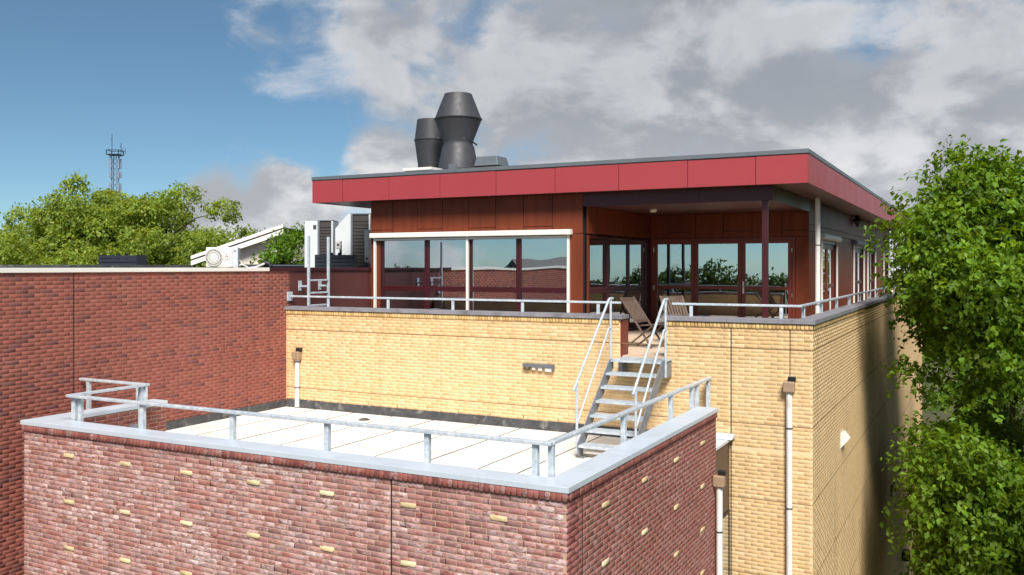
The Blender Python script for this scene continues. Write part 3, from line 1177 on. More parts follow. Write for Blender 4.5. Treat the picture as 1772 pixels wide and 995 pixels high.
def window_y(x0, x1, z0, z1, yf, frame='frame', fw=.06, dep=.07, name='window', bars=()):
    """one glazed light in a wall facing -Y: a frame with its pane as a sub-part"""
    m = MB()
    m.box(x0, x0 + fw, yf, yf + dep, z0, z1).box(x1 - fw, x1, yf, yf + dep, z0, z1)
    m.box(x0 + fw, x1 - fw, yf + .002, yf + dep, z0, z0 + fw).box(x0 + fw, x1 - fw, yf + .002, yf + dep, z1 - fw, z1)
    o = m.build(name, M[frame], ph, bevel=.004)
    MB().box(x0 + fw - .004, x1 - fw + .004, yf + .03, yf + .042, z0 + fw - .004, z1 - fw + .004).build('pane', M['glass'], o)
    return o


def window_x(y0, y1, z0, z1, xf, frame='frame', fw=.06, dep=.07, name='window'):
    m = MB()
    m.box(xf - dep, xf, y0, y0 + fw, z0, z1).box(xf - dep, xf, y1 - fw, y1, z0, z1)
    m.box(xf - dep, xf - .002, y0 + fw, y1 - fw, z0, z0 + fw).box(xf - dep, xf - .002, y0 + fw, y1 - fw, z1 - fw, z1)
    o = m.build(name, M[frame], ph, bevel=.004)
    MB().box(xf - .042, xf - .03, y0 + fw - .004, y1 - fw + .004, z0 + fw - .004, z1 - fw + .004).build('pane', M['glass'], o)
    return o


WT = 11.365                     # transom height
wx = [-9.50, -8.17, -6.975, -5.68, -4.42]
for i in range(4):
    a, b = wx[i] + (.0 if i == 0 else .002), wx[i + 1] - .002
    window_y(a, b, WT, 12.60, PY + .03)
    window_y(a, b, TZ, WT - .003, PY + .03)
# roller screen boxes, guides
sb = MB().box(-9.74, -4.31, PY - .15, PY - .002, 12.60, 12.72).build('roller_screen_box', M['white'], ph, bevel=.012)
for a, b in ((-9.67, -6.99), (-6.98, -4.36)):
    MB().box(a, b, PY - .06, PY - .02, 12.535, 12.585).build('screen_bar', M['white'], sb, bevel=.004)
for x in (-9.64, -6.985, -4.40):
    MB().box(x - .028, x + .028, PY - .07, PY - .004, TZ, 12.598).build('screen_guide', M['white'], ph, bevel=.004)
# recess side windows
wy = [10.08, 11.24, 12.63, 14.02]
for i in range(3):
    window_x(wy[i] + .002, wy[i + 1] - .002, WT, 12.60, CX_ - .01)
    window_x(wy[i] + .002, wy[i + 1] - .002, TZ + .01, WT - .003, CX_ - .01)
MB().box(CX_ - .12, CX_, 14.024, PB + .02, TZ, 12.618).build('corner_post', M['frame'], ph)
# terrace doors: three leaves in a wooden frame
df = MB()
df.box(CX_ + .001, CX_ + .09, PB - .01, PB + .1, TZ, 12.615).box(-.375, -.302, PB - .01, PB + .1, TZ, 12.615).box(CX_ + .09, -.375, PB - .01, PB + .1, 12.56, 12.615)
df.build('door_frame', M['door_wood'], ph, bevel=.004)
LE = [CX_ + .092, -2.80, -1.60, -.378]
for i in range(3):
    a, b = LE[i] + .004, LE[i + 1] - .004
    fw = .09
    m = MB()
    m.box(a, a + fw, PB - .02, PB + .05, TZ + .01, 12.556).box(b - fw, b, PB - .02, PB + .05, TZ + .01, 12.556)
    for z0, z1 in ((TZ + .01, TZ + .12), (WT - .05, WT + .04), (12.47, 12.556)):
        m.box(a + fw, b - fw, PB - .018, PB + .05, z0, z1)
    o = m.build('terrace_door', M['door_wood'], ph, bevel=.004)
    for z0, z1 in ((TZ + .12, WT - .05), (WT + .04, 12.47)):
        MB().box(a + fw - .003, b - fw + .003, PB + .01, PB + .022, z0 - .003, z1 + .003).build('pane', M['glass'], o)
    if i == 2:
        h = MB().box(a + .025, a + .065, PB - .034, PB - .022, 11.22, 11.52)
        h.tube([(a + .045, PB - .03, 11.40), (a + .045, PB - .075, 11.40), (a + .17, PB - .075, 11.40)], .011, 8)
        h.build('door_handle', M['steel'], o, smooth=True)
        for z in (11.2, 12.3):
            MB().tube([(b + .006, PB - .03, z - .05), (b + .006, PB - .03, z + .05)], .012, 8).build('hinge', M['steel'], o, smooth=True)
    if i == 0:
        for z in (11.35, 12.33):
            MB().tube([(a - .004, PB - .03, z - .06), (a - .004, PB - .03, z + .06)], .013, 8).build('hinge', M['steel'], o, smooth=True)
# curtains and posts behind the glass
for (x, y, w) in ((-9.2, 10.5, .1), (-7.1, 10.4, .12), (-6.05, 10.45, .16), (-4.6, 10.5, .1)):
    m = MB()
    n = 8
    poly = [(x + w * (k / (n - 1) - .5) * 2, y + (.03 if k % 2 else -.03)) for k in range(n)]
    poly += [(q[0], q[1] + .012) for q in reversed(poly)]
    m.prism(poly, 2, TZ + .01, 12.95).build('curtain', M['curtain'], ph)
for y in (11.0, 12.35, 13.6):
    m = MB()
    n = 8
    w = .10 if y < 13 else .28
    poly = [(CX_ - .25 + (.03 if k % 2 else -.03), y + w * (k / (n - 1) - .5) * 2) for k in range(n)]
    poly += [(q[0] - .012, q[1]) for q in reversed(poly)]
    m.prism(poly, 2, TZ + .01, 12.95).build('curtain', M['curtain'], ph)
m = MB()
poly = [(-3.7 + .06 * k, PB + .35 + (.03 if k % 2 else -.03)) for k in range(14)]
poly += [(q[0], q[1] + .012) for q in reversed(poly)]
m.prism(poly, 2, TZ + .01, 12.95).build('curtain', M['curtain'], ph)
# side doors with roller boxes
for di, (d0, d1) in enumerate(DOORS):
    m = MB()
    m.box(PXR - .12, PXR + .012, d0, d0 + .09, TZ, 12.6).box(PXR - .12, PXR + .012, d1 - .09, d1, TZ, 12.6).box(PXR - .12, PXR + .012, d0 + .09, d1 - .09, 12.5, 12.6)
    m.build('door_frame', M['frame'], ph, bevel=.004)
    mid = (d0 + d1) / 2
    for s, (a, b) in enumerate(((d0 + .09, mid), (mid, d1 - .09))):
        q = MB()
        q.box(PXR - .09, PXR - .03, a + .003, a + .16, TZ, 12.497).box(PXR - .09, PXR - .03, b - .16, b - .003, TZ, 12.497)
        for z0, z1 in ((TZ, TZ + .15), (WT - .06, WT + .06), (12.36, 12.497)):
            q.box(PXR - .09, PXR - .032, a + .16, b - .16, z0, z1)
        o = q.build('side_door', M['frame' if di else 'door_wood'], ph, bevel=.004)
        for z0, z1 in ((TZ + .15, WT - .06), (WT + .06, 12.36)):
            MB().box(PXR - .066, PXR - .054, a + .157, b - .157, z0 - .003, z1 + .003).build('pane', M['glass'], o)
        if s == 0:
            h = MB().box(PXR - .03, PXR - .018, b - .10, b - .06, 11.25, 11.55)
            h.tube([(PXR - .02, b - .08, 11.43), (PXR + .04, b - .08, 11.43), (PXR + .04, b - .22, 11.43)], .012, 8)
            h.build('door_handle', M['steel'], o, smooth=True)
    bx = MB().prism([(PXR + .001, 12.60), (PXR + .15, 12.60), (PXR + .17, 12.66), (PXR + .12, 12.75), (PXR + .001, 12.76)], 1, d0 - .1, d1 + .1)
    bx.build('roller_box', M['white'] if di in (0, 3) else M['lead'], ph, bevel=.004)
    for yy in (d0 - .03, d1 - .02):
        MB().box(PXR + .014, PXR + .06, yy, yy + .05, TZ, 12.598).build('screen_guide', M['white'], ph, bevel=.003)

lamp = MB()
c_ = Vector((PXR + .14, 22.6, 13.36))
lamp.add([c_ + Vector(q) for q in ((0, 0, .22), (0, 0, -.22), (.13, -.2, 0), (.13, .2, 0), (-.12, .2, 0), (-.12, -.2, 0))],
         [(0, 2, 3), (0, 3, 4), (0, 4, 5), (0, 5, 2), (1, 3, 2), (1, 4, 3), (1, 5, 4), (1, 2, 5)])
single('wall_lamp', 'black diamond shaped lamp high on the penthouse side wall', 'lamp', lamp, M['black'], (PXR + .1, 22.6, 13.14))
cl = MB().lathe(-3.1, 11.88, [(0.0, RCE - .07), (.06, RCE - .07), (.085, RCE - .05), (.09, RCE - .001)], 20)
single('smoke_detector', 'small white round detector on the dark recess ceiling', 'detector', cl, M['white'], (-3.1, 11.88, RCE - .07), smooth=True)

# ================================================================ roof fittings on the penthouse
RZ = 14.065


def cowl(name, label, x, y, prof, nub):
    t = thing(name, label, 'chimney cowl', (x, y, RZ), 'charcoal cowls on the penthouse roof')
    n = len(prof)
    lower = prof[:nub + 1]
    upper = prof[nub:]
    MB().lathe(x, y, [(r, RZ + z) for r, z in lower], 40).build('base_section', M['cowl'], t, smooth=True)
    MB().lathe(x, y, [(r, RZ + z) for r, z in upper] + [(upper[-1][0] - .02, RZ + upper[-1][1]), (upper[-1][0] - .05, RZ + upper[-1][1] - .5)], 40).build('upper_section', M['cowl'], t, smooth=True)
    r0, z0 = prof[nub]
    MB().lathe(x, y, [(r0 - .01, RZ + z0 - .012), (r0 + .014, RZ + z0 - .012), (r0 + .014, RZ + z0 + .012), (r0 - .01, RZ + z0 + .012)], 40).build('flange', M['cowl'], t)
    return t


# big one: conical foot, collar, widening bowl, narrowing hood
t = cowl('roof_cowl', 'tall charcoal hourglass cowl, the larger and nearer of two', -8.49, 12.0,
         [(.60, 0), (.56, .28), (.42, .98), (.39, 1.02), (.39, 1.10), (.62, 1.70), (.36, 2.36)], 5)
MB().tube([(-8.49 + .39, 11.95, RZ + 1.12), (-8.49 + .62, 11.9, RZ + .98)], .022, 8).build('bracket', M['black'], t)
MB().box(-9.15, -7.85, 11.3, 12.7, RZ, RZ + .34).build('kerb', M['cowl'], t)
MB().box(-8.35, -8.1, 11.28, 11.3, RZ + .25, RZ + .45).build('name_plate', M['lead'], t)
t = cowl('roof_cowl', 'shorter charcoal barrel cowl standing behind the larger one', -9.72, 12.6,
         [(.38, 0), (.36, .62), (.45, 1.30), (.38, 1.86)], 2)
MB().box(-10.2, -9.2, 12.1, 13.1, RZ, RZ + .1).build('kerb', M['cowl'], t)
MB().tube([(-9.4, 12.4, RZ + .6), (-9.15, 12.3, RZ + .5)], .022, 8).build('bracket', M['black'], t)
kb = thing('duct_hatch', 'low white capped duct in front of the two roof cowls', 'roof hatch', (-8.9, 11.0, RZ))
MB().box(-9.3, -8.55, 10.75, 11.2, RZ, RZ + .26).build('box', M['panel'], kb)
MB().box(-9.36, -8.5, 10.7, 11.25, RZ + .26, RZ + .33).build('cap', M['white'], kb, bevel=.006)
bx = thing('vent_box', 'small grey metal vent box right of the roof cowls', 'vent', (-7.5, 12, RZ))
MB().box(-7.85, -7.22, 11.8, 12.4, RZ, RZ + .42).build('base', M['link'], bx)
MB().add([(-7.88, 11.77, RZ + .42), (-7.19, 11.77, RZ + .42), (-7.19, 12.43, RZ + .42), (-7.88, 12.43, RZ + .42),
          (-7.83, 11.83, RZ + .66), (-7.25, 11.83, RZ + .66), (-7.25, 12.37, RZ + .66), (-7.83, 12.37, RZ + .66)],
         [(0, 3, 2, 1), (4, 5, 6, 7), (0, 1, 5, 4), (1, 2, 6, 5), (2, 3, 7, 6), (3, 0, 4, 7)]).build('hood', M['lead'], bx, bevel=.006)

# ================================================================ railings
RH = 10.02


def rail_post(root, x, y, z0, z1, w=.066, name='post'):
    MB().box(x - w / 2, x + w / 2, y - w / 2, y + w / 2, z0, z1).build(name, M['galv'], root, bevel=.006)


def handrail(root, p, q, w=.078, h=.042, name='handrail'):
    MB().bar(p, q, w, h).build(name, M['galv'], root, bevel=.008)


gr = thing('guard_rail', 'galvanised guard rail along the parapet of the white flat roof', 'railing', (-4.2, .38, 9.1))
ry, rx = .345, -.38
handrail(gr, (-8.19, ry, RH - .019), (-5.42, ry, RH - .019))
handrail(gr, (-5.405, ry, RH - .019), (rx + .033, ry, RH - .019))
handrail(gr, (rx, ry + .034, RH - .019), (rx, 6.80, RH - .019))
handrail(gr, (-8.16, ry + .034, RH - .019), (-8.16, 1.70, RH - .019))
handrail(gr, (-8.128, 1.735, RH - .019), (-9.75, 1.735, RH - .019))
for x in (-6.66, -4.97, -3.41, -1.95, -.56):
    rail_post(gr, x, .385, 9.15, RH - .045)
    MB().box(x - .08, x + .08, .355, .415, RH - .045, RH - .0385).build('top_plate', M['galv_dark'], gr)
    MB().box(x - .05, x + .05, .335, .35, 9.2, 9.5).build('foot_plate', M['galv'], gr)
rail_post(gr, rx - .005, .415, 9.15, RH - .0385)
for y in (2.62, 4.62, 5.72, 6.02, 6.7):
    rail_post(gr, rx - .005, y, 8.9 if y > 5.9 else 9.15, RH - .0385)
rail_post(gr, -8.12, .41, 9.15, RH - .0385, .075)
rail_post(gr, -8.02, .43, 9.15, RH - .0385, .06)
rail_post(gr, -8.2, 1.66, 9.2, RH - .0385, .07)
MB().box(-8.36, -8.1, 1.69, 1.70, RH - .28, RH - .04).build('gusset', M['galv'], gr)
MB().box(-8.43, -8.24, 1.62, 1.72, 9.28, 9.36).build('bracket', M['galv_dark'], gr)
rail_post(gr, -9.55, 1.735, 9.3, RH - .0385, .06)

tl = thing('guard_rail', 'galvanised rail on the yellow parapet left of the stair', 'railing', (-5.9, 6.95, KT))
RH2 = 11.265
handrail(tl, (-9.74, 6.95, RH2 - .02), (-2.05, 6.95, RH2 - .02), .05, .04)
MB().box(-9.789, -9.76, 6.87, 7.03, RH2 - .12, RH2 + .08).build('wall_plate', M['galv'], tl)
for x in (-8.71, -7.15, -5.59, -4.04, -2.49):
    MB().box(x - .03, x + .03, 6.94, 6.955, KT, RH2 - .04).box(x - .008, x + .008, 6.955, 7.0, KT, RH2 - .04).build('post', M['galv'], tl, bevel=.002)
tr2 = thing('guard_rail', 'galvanised rail on the yellow parapet from stair round to the side', 'railing', (0, 6.95, KT))
handrail(tr2, (-1.10, 6.95, RH2 - .02), (1.105, 6.95, RH2 - .02), .05, .04)
handrail(tr2, (1.08, 6.976, RH2 - .02), (1.08, 35.6, RH2 - .02), .05, .04)
handrail(tr2, (1.05, 35.63, RH2 - .02), (-2, 35.63, RH2 - .02), .05, .04)
for x in (-.756, .774):
    MB().box(x - .03, x + .03, 6.94, 6.955, KT, RH2 - .04).box(x - .008, x + .008, 6.955, 7.0, KT, RH2 - .04).build('post', M['galv'], tr2, bevel=.002)
y = 7.35
while y < 35.6:
    MB().box(1.072, 1.088, y - .03, y + .03, KT, RH2 - .04).box(1.03, 1.072, y - .008, y + .008, KT, RH2 - .04).build('post', M['galv'], tr2, bevel=.002)
    y += 2.0 if y > 9 else 1.9

# ================================================================ stair
sc_ = thing('metal_staircase', 'galvanised steel stair with open treads up to the terrace gap', 'staircase', (-1.5, 5.5, ROOFZ))
XL_, XR_ = -1.98, -1.05
TR = [(4.83 + .237 * i, 9.055 + .2055 * i) for i in range(7)]
for x in (XL_, XR_):
    poly = [(4.86, ROOFZ + .012), (5.02, ROOFZ + .012), (5.06, 9.0), (6.38, 10.13), (6.38, 10.275), (6.30, 10.30), (6.20, 10.29), (4.80, 9.07)]
    MB().prism(poly, 0, x - .006, x + .006).build('stringer', M['galv_dark'], sc_)
    MB().box(x - .05, x + .09, 4.82, 5.06, ROOFZ + .003, ROOFZ + .012).build('foot_plate', M['galv_dark'], sc_)
    MB().box(x + (.02 if x < -1.5 else -.09), x + (.09 if x < -1.5 else -.02), 6.58, 6.842, 9.98, 10.24).build('wall_bracket', M['galv_dark'], sc_, bevel=.004)
for i, (y, z) in enumerate(TR):
    dep = .25 if i < 6 else .56
    m = MB()
    m.box(XL_ + .008, XR_ - .008, y, y + .012, z - .04, z)
    n = int(dep / .022)
    for k in range(n):
        yy = y + .014 + (dep - .014) * k / n
        m.box(XL_ + .01, XR_ - .01, yy, yy + .013, z - .022, z - .0015)
    for k in range(13):
        xx = XL_ + .04 + (XR_ - XL_ - .08) * k / 12
        m.box(xx - .0035, xx + .0035, y + .013, y + dep, z - .0245, z - .003)
    m.box(XL_ + .008, XR_ - .008, y + dep, y + dep + .01, z - .04, z)
    m.build('tread', M['galv'], sc_)


def srail(x, outward):
    r = .0215
    xo = x + outward
    a, b = Vector((xo, 4.72, 9.93)), Vector((xo, 6.24, 11.315))
    MB().tube([a, b, b + Vector((0, .05, .025)), b + Vector((0, .20, .025))], r, 12).build('handrail', M['galv'], sc_, smooth=True)
    a2, b2 = Vector((xo, 4.86, 9.38)), Vector((xo, 6.22, 10.80))
    MB().tube([a2, b2, b2 + Vector((0, .04, .025)), b2 + Vector((0, .12, .03))], r * .8, 10).build('mid_rail', M['galv'], sc_, smooth=True)
    MB().tube([(xo, 4.86, 8.95), (xo, 4.86, 10.06)], r, 12).build('post', M['galv'], sc_, smooth=True)
    MB().tube([(xo, 6.34, 10.02), (xo, 6.34, 11.33)], r, 12).build('post', M['galv'], sc_, smooth=True)


srail(XL_, -.03)
srail(XR_, .03)

# ================================================================ roof ladder
ld = thing('roof_ladder', 'galvanised ladder fixed to the dark red wall left of the penthouse', 'ladder', (-9.5, 7.6, TZ))
for y in (7.25, 7.93):
    MB().box(-9.525, -9.475, y - .028, y + .028, TZ, 12.575).build('stile', M['galv'], ld, bevel=.006)
for z in (10.44, 10.73, 11.03, 11.31, 11.59):
    m = MB().box(-9.518, -9.482, 7.28, 7.90, z - .015, z + .015)
    for k in range(16):
        m.box(-9.514, -9.486, 7.30 + .0375 * k, 7.315 + .0375 * k, z + .015, z + .022)
    m.build('rung', M['galv'], ld)
for y in (7.25, 7.93):
    MB().box(-9.78, -9.528, y + .03, y + .06, 11.44, 11.48).box(-9.789, -9.775, y - .01, y + .1, 11.36, 11.58).build('wall_bracket', M['galv'], ld, bevel=.003)


# ================================================================ rainwater pipes
def downpipe(label, x, y, ztop, zbot, bands, hopper=True, r=.05, mat='pvc', out=(0, -1), group='white rainwater pipes'):
    t = thing('downpipe', label, 'downpipe', (x, y, zbot), group)
    MB().tube([(x, y, zbot), (x, y, ztop)], r, 16).build('pipe', M[mat], t, smooth=True)
    for z in bands:
        MB().tube([(x, y, z - .012), (x, y, z + .012)], r + .006, 16).box(x - .012 + .0, x + .012, y, y + .07, z - .01, z + .01).build('pipe_clip', M['bitumen'], t)
    if hopper:
        w = .09
        m = MB().box(x - w, x + w, y - .085, y + .05, ztop - .02, ztop + .16)
        h = m.build('rainwater_head', M['tan'], t, bevel=.02)
        MB().box(x - .02, x + .10, y - .03, y + .06, ztop + .165, ztop + .235).build('spout', M['black'], h, bevel=.006)
    return t


downpipe('short white downpipe with tan hopper at the left end of the yellow wall', -9.43, 6.79, 9.90, ROOFZ + .02, (9.835, 9.28))
downpipe('long white downpipe with tan hopper near the corner of the yellow wall', .932, 6.79, 9.86, GZ, (9.252, 7.942, 6.6, 5.2))
downpipe('white downpipe with tan hopper at the end of the brown side wall', .06, 5.72, 8.45, GZ, (7.72, 6.4, 5.1))
downpipe('white pipe running up to the soffit at the penthouse front side corner', .30, 13.75, SOF - .01, TZ, (12.4, 11.0), hopper=False, r=.06)
downpipe('white pipe at the far end of the penthouse side wall', .35, 34.2, SOF - .01, TZ, (12.4,), hopper=False, r=.06)

# ================================================================ small wall fittings
cb = thing('junction_trunking', 'grey metal trunking with white sockets on the yellow wall', 'electrical box', (-3.63, 6.8, 9.97))
MB().box(-3.945, -3.32, 6.755, 6.845, 10.015, 10.075).build('trunking', M['lead'], cb, bevel=.004)
MB().box(-3.34, -3.318, 6.75, 6.846, 9.95, 10.08).build('end_plate', M['lead'], cb)
for x0, x1, z0 in ((-3.76, -3.69, 9.965), (-3.63, -3.55, 9.955), (-3.49, -3.345, 9.945)):
    MB().box(x0, x1, 6.78, 6.845, z0, 10.012).build('socket', M['white'], cb, bevel=.004)
MB().tube([(-3.87 + .06 * math.cos(a), 6.80, 9.99 + .045 * math.sin(a)) for a in [k * PI / 6 for k in range(13)]], .009, 8).build('cable_coil', M['black'], cb, smooth=True)

lp = thing('wall_lamp', 'white wedge shaped lamp on the yellow side wall', 'lamp', (YX, 10.3, 8.36))
MB().add([(YX, 10.12, 8.36), (YX, 10.48, 8.36), (YX, 10.12, 8.64), (YX, 10.48, 8.64), (YX + .14, 10.12, 8.52), (YX + .14, 10.48, 8.52), (YX + .04, 10.12, 8.66), (YX + .04, 10.48, 8.66)],
         [(0, 1, 5, 4), (4, 5, 7, 6), (6, 7, 3, 2), (0, 4, 6, 2), (1, 3, 7, 5), (0, 2, 3, 1)]).build('housing', M['white'], lp, bevel=.004)
MB().box(YX - .002, YX + .004, 10.1, 10.5, 8.345, 8.675).build('back_plate', M['offwhite'], lp)
for (y, z, lb) in ((25.3, 2.0, 'lowest black box lamp on the yellow side wall, nearest to camera'), (30.2, 2.04, 'middle of three black box lamps low on the yellow side wall'), (35.6, 1.96, 'farthest black box lamp at the far corner of the yellow side wall')):
    t = thing('wall_lamp', lb, 'lamp', (YX, y, z - .15), 'black box lamps low on the side wall')
    MB().box(YX, YX + .03, y - .2, y + .2, z - .12, z + .12).build('back_plate', M['black'], t)
    MB().box(YX + .03, YX + .24, y - .24, y + .24, z - .15, z + .15).build('housing', M['black'], t, bevel=.02)


# ================================================================ garden chairs
def garden_chair(label, x, y, rz):
    t = thing('garden_chair', label, 'chair', (x, y, TZ + .01), 'folding wooden chairs on the terrace')
    R = Matrix.Rotation(rz, 3, 'Z')
    b = Vector((x, y, TZ + .01))

    def P(u, v, w):
        return b + R @ Vector((u, v, 0)) + Vector((0, 0, w))
    # local +x = the way the sitter faces; v across
    for v in (-.24, .24):
        MB().bar(P(.30, v, .0), P(-.42, v, .98), .026, .05, up=R @ Vector((0, 1, 0))).build('back_stile', M['teak'], t, bevel=.004)
        MB().bar(P(-.30, v * .86, .0), P(.30, v * .86, .44), .024, .045, up=R @ Vector((0, 1, 0))).build('leg', M['teak'], t, bevel=.004)
    for u, w in ((.28, .04), (-.26, .04)):
        MB().bar(P(u, -.22, w), P(u, .22, w), .03, .03).build('stretcher', M['teak'], t)
    for w0 in (.52, .93):
        u0 = .30 - .72 * w0 / .98
        MB().bar(P(u0, -.23, w0), P(u0, .23, w0), .025, .06).build('back_rail', M['teak'], t)
    for k in range(7):
        v = -.19 + .38 * k / 6
        MB().bar(P(.30 - .72 * .50 / .98 - .012, v, .50), P(.30 - .72 * .97 / .98 - .012, v, .97), .045, .014, up=R @ Vector((1, 0, .7))).build('back_slat', M['teak'], t)
    for k in range(7):
        u = -.02 + .38 * k / 6
        MB().bar(P(u, -.225, .43 + .03 * k / 6), P(u, .225, .43 + .03 * k / 6), .05, .018).build('seat_slat', M['teak'], t, bevel=.003)
    return t


garden_chair('weathered wooden folding chair seen from the side at the stair head', -2.22, 8.75, math.radians(-12))
garden_chair('weathered wooden folding chair with its slatted back behind the stair rail', -1.80, 9.65, math.radians(-50))

# ================================================================ equipment on the dark red building's roof
EZ = RT_Z + .016
ac = thing('outdoor_unit', 'white air conditioning outdoor unit with round fan grille on the left roof', 'air conditioner', (-19.3, 14.5, EZ))
A = at(357, 460, 31)
B = at(409, 460, 31)
ux = Vector((RT.x, RT.y, 0))
uy_ = Vector((FW.x, FW.y, 0))
o_ = Vector(((A.x + B.x) / 2, (A.y + B.y) / 2, EZ))


def L2W(a, b_, c):
    return o_ + ux * a + uy_ * b_ + Vector((0, 0, c))


def lbox(root, name, a0, a1, b0, b1, c0, c1, mat, bevel=0.0, parent=None):
    return MB().obox(L2W((a0 + a1) / 2, (b0 + b1) / 2, (c0 + c1) / 2), ux * (a1 - a0) / 2, uy_ * (b1 - b0) / 2, Vector((0, 0, (c1 - c0) / 2))).build(name, M[mat], parent or root, bevel=bevel)


body = lbox(ac, 'body', -.53, .36, 0, .34, .06, .74, 'white', .02)
lbox(ac, 'service_cover', .362, .56, .02, .34, .06, .73, 'hvac', .015)
lbox(ac, 'foot', -.4, -.3, .0, .34, 0, .06, 'lead')
lbox(ac, 'foot', .2, .3, .0, .34, 0, .06, 'lead')
ring = MB()
fc = L2W(-.25, -.008, .39)
n = 40
rr = (.06, .29)
vs = [fc + ux * math.cos(2 * PI * k / n) * .29 + Vector((0, 0, math.sin(2 * PI * k / n) * .29)) for k in range(n)]
ring.add(vs, [tuple(range(n))])
gd = ring.build('fan_recess', M['dark_face'], ac)
sp = MB()
for k in range(36):
    a_ = 2 * PI * k / 36
    d_ = ux * math.cos(a_) + Vector((0, 0, math.sin(a_)))
    sp.bar(fc - uy_ * .02 + d_ * .05, fc - uy_ * .02 + d_ * .29, .016, .012, up=uy_)
for r_ in (.12, .2, .29):
    sp.tube([fc - uy_ * .02 + ux * math.cos(2 * PI * k / n) * r_ + Vector((0, 0, math.sin(2 * PI * k / n) * r_)) for k in range(n + 1)], .011, 6)
sp.build('fan_grille', M['white'], ac)
hb = MB()
hb.tube([fc - uy_ * .015, fc - uy_ * .045], .075, 20)
hb.build('fan_hub', M['white'], ac)
mk = MB()
s_ = .035
for (cx_, cz_) in ((.18, .47), (.15, .418), (.21, .418)):
    rot = 0 if cz_ > .45 else (1 if cx_ < .18 else -1)
    ang = rot * math.radians(-120) + PI / 2
    dv = ux * math.cos(ang) + Vector((0, 0, math.sin(ang)))
    nv = ux * -math.sin(ang) + Vector((0, 0, math.cos(ang)))
    c0 = L2W(.18, -.004, .44)
    mk.add([c0, c0 + dv * s_ + nv * s_ * .58, c0 + dv * s_ * 2, c0 + dv * s_ - nv * s_ * .58], [(0, 1, 2, 3)])
mk.build('diamond_logo', M['red_mark'], body)
cu = bpy.data.curves.new('lettering', 'FONT')
cu.body = 'MITSUBISHI\nELECTRIC'
cu.size = .05
cu.align_x = 'CENTER'
tmp = bpy.data.objects.new('text_source', cu)
me = bpy.data.meshes.new_from_object(tmp)
me.materials.clear()
me.materials.append(M['lead'])
bpy.data.objects.remove(tmp)
lt = bpy.data.objects.new('lettering', me)
COL.objects.link(lt)
attach(lt, body)
lt.rotation_euler = (PI / 2, 0, TH)
lt.location = L2W(.18, -.004, .33) - WOFF[body]
lbox(ac, 'label_plate', .42, .50, .012, .02, .6, .63, 'black')
m = MB()
p0 = L2W(.56, .2, .3)
m.tube([p0, L2W(.66, .15, .22), L2W(.62, .1, .08)], .01, 6)
m.tube([L2W(.58, .1, .12), L2W(.72, .05, .14), L2W(.86, 0, .08), L2W(.98, -.05, .02)], .02, 8)
m.build('refrigerant_hose', M['white'], ac, smooth=True)
pe = MB()
q0 = at(457, 462, 30)
q0 = Vector((q0.x, q0.y, EZ))
pe.tube([q0, q0 + Vector((0, 0, .12)), q0 + Vector((.05, .0, .2)), q0 + ux * .16 + Vector((0, 0, .17)), q0 + ux * .22 + Vector((0, 0, .08))], .095, 14)
single('pipe_elbow', 'black corrugated pipe elbow on the roof right of the white fan unit', 'pipe', pe, M['black'], q0, smooth=True)
m = MB()
h0 = at(430, 462, 29.5)
h0 = Vector((h0.x, h0.y, EZ + .03))
m.tube([h0, h0 + ux * .25 + Vector((0, 0, .03)), h0 + ux * .5 + Vector((0, 0, .14)), q0 + Vector((0, 0, .17))], .03, 8)
single('insulated_hose', 'white hose running from the fan unit to the black elbow', 'hose', m, M['white'], h0, smooth=True)
cd_ = MB()
c0 = at(412, 460, 33)
c1 = at(630, 458, 33)
cd_.tube([(c0.x, c0.y, EZ + .1), (c1.x, c1.y, EZ + .1)], .06, 10)
single('cable_duct', 'grey pipe lying along the roof behind the fan unit', 'pipe', cd_, M['navy'], (c0.x, c0.y, EZ), smooth=True)


def vent_cage(label, px0, px1, depth, zh, deep):
    a, b = at(px0, 460, depth), at(px1, 460, depth)
    base = Vector(((a.x + b.x) / 2, (a.y + b.y) / 2, EZ))
    w = (b - a).length / 2
    t = thing('vent_cage', label, 'vent', base, 'dark slatted vent boxes on the left roof')

    def bx_(name, a0, a1, b0, b1, c0, c1, mat, bev=0.0):
        MB().obox(base + ux * (a0 + a1) / 2 + uy_ * (b0 + b1) / 2 + Vector((0, 0, (c0 + c1) / 2)), ux * (a1 - a0) / 2, uy_ * (b1 - b0) / 2, Vector((0, 0, (c1 - c0) / 2))).build(name, M[mat], t, bevel=bev)
    bx_('core', -w + .02, w - .02, .02, deep - .02, 0, zh * .68, 'dark_face')
    for q in range(5):
        xx = -w + 2 * w * q / 4
        bx_('upright', xx - .018, xx + .018, -.012, .01, 0, zh, 'navy')
    for q in range(2):
        bx_('side_board', (-w, w - .02)[q], (-w + .02, w)[q], .011, deep, 0, zh, 'navy')
    for q in range(4):
        z0 = zh * (.02 + .25 * q)
        bx_('slat', -w, w, -.03, -.013, z0, z0 + zh * .2, 'navy')
    bx_('rear_board', -w + .02, w - .02, deep - .018, deep, 0, zh, 'navy')
    for q in (-.3, .15):
        MB().tube([base + ux * q * w + uy_ * deep * .5 + Vector((0, 0, zh * .6)), base + ux * q * w + uy_ * deep * .5 + Vector((0, 0, zh * 1.14))], .05, 10).build('outlet', M['black'], t)


vent_cage('dark blue slatted vent box alone on the left roof before the trees', 172, 237, 25, .40, .7)
vent_cage('dark blue slatted vent box beside the ladder below the tall grey cabinets', 546, 612, 24.2, .40, .6)


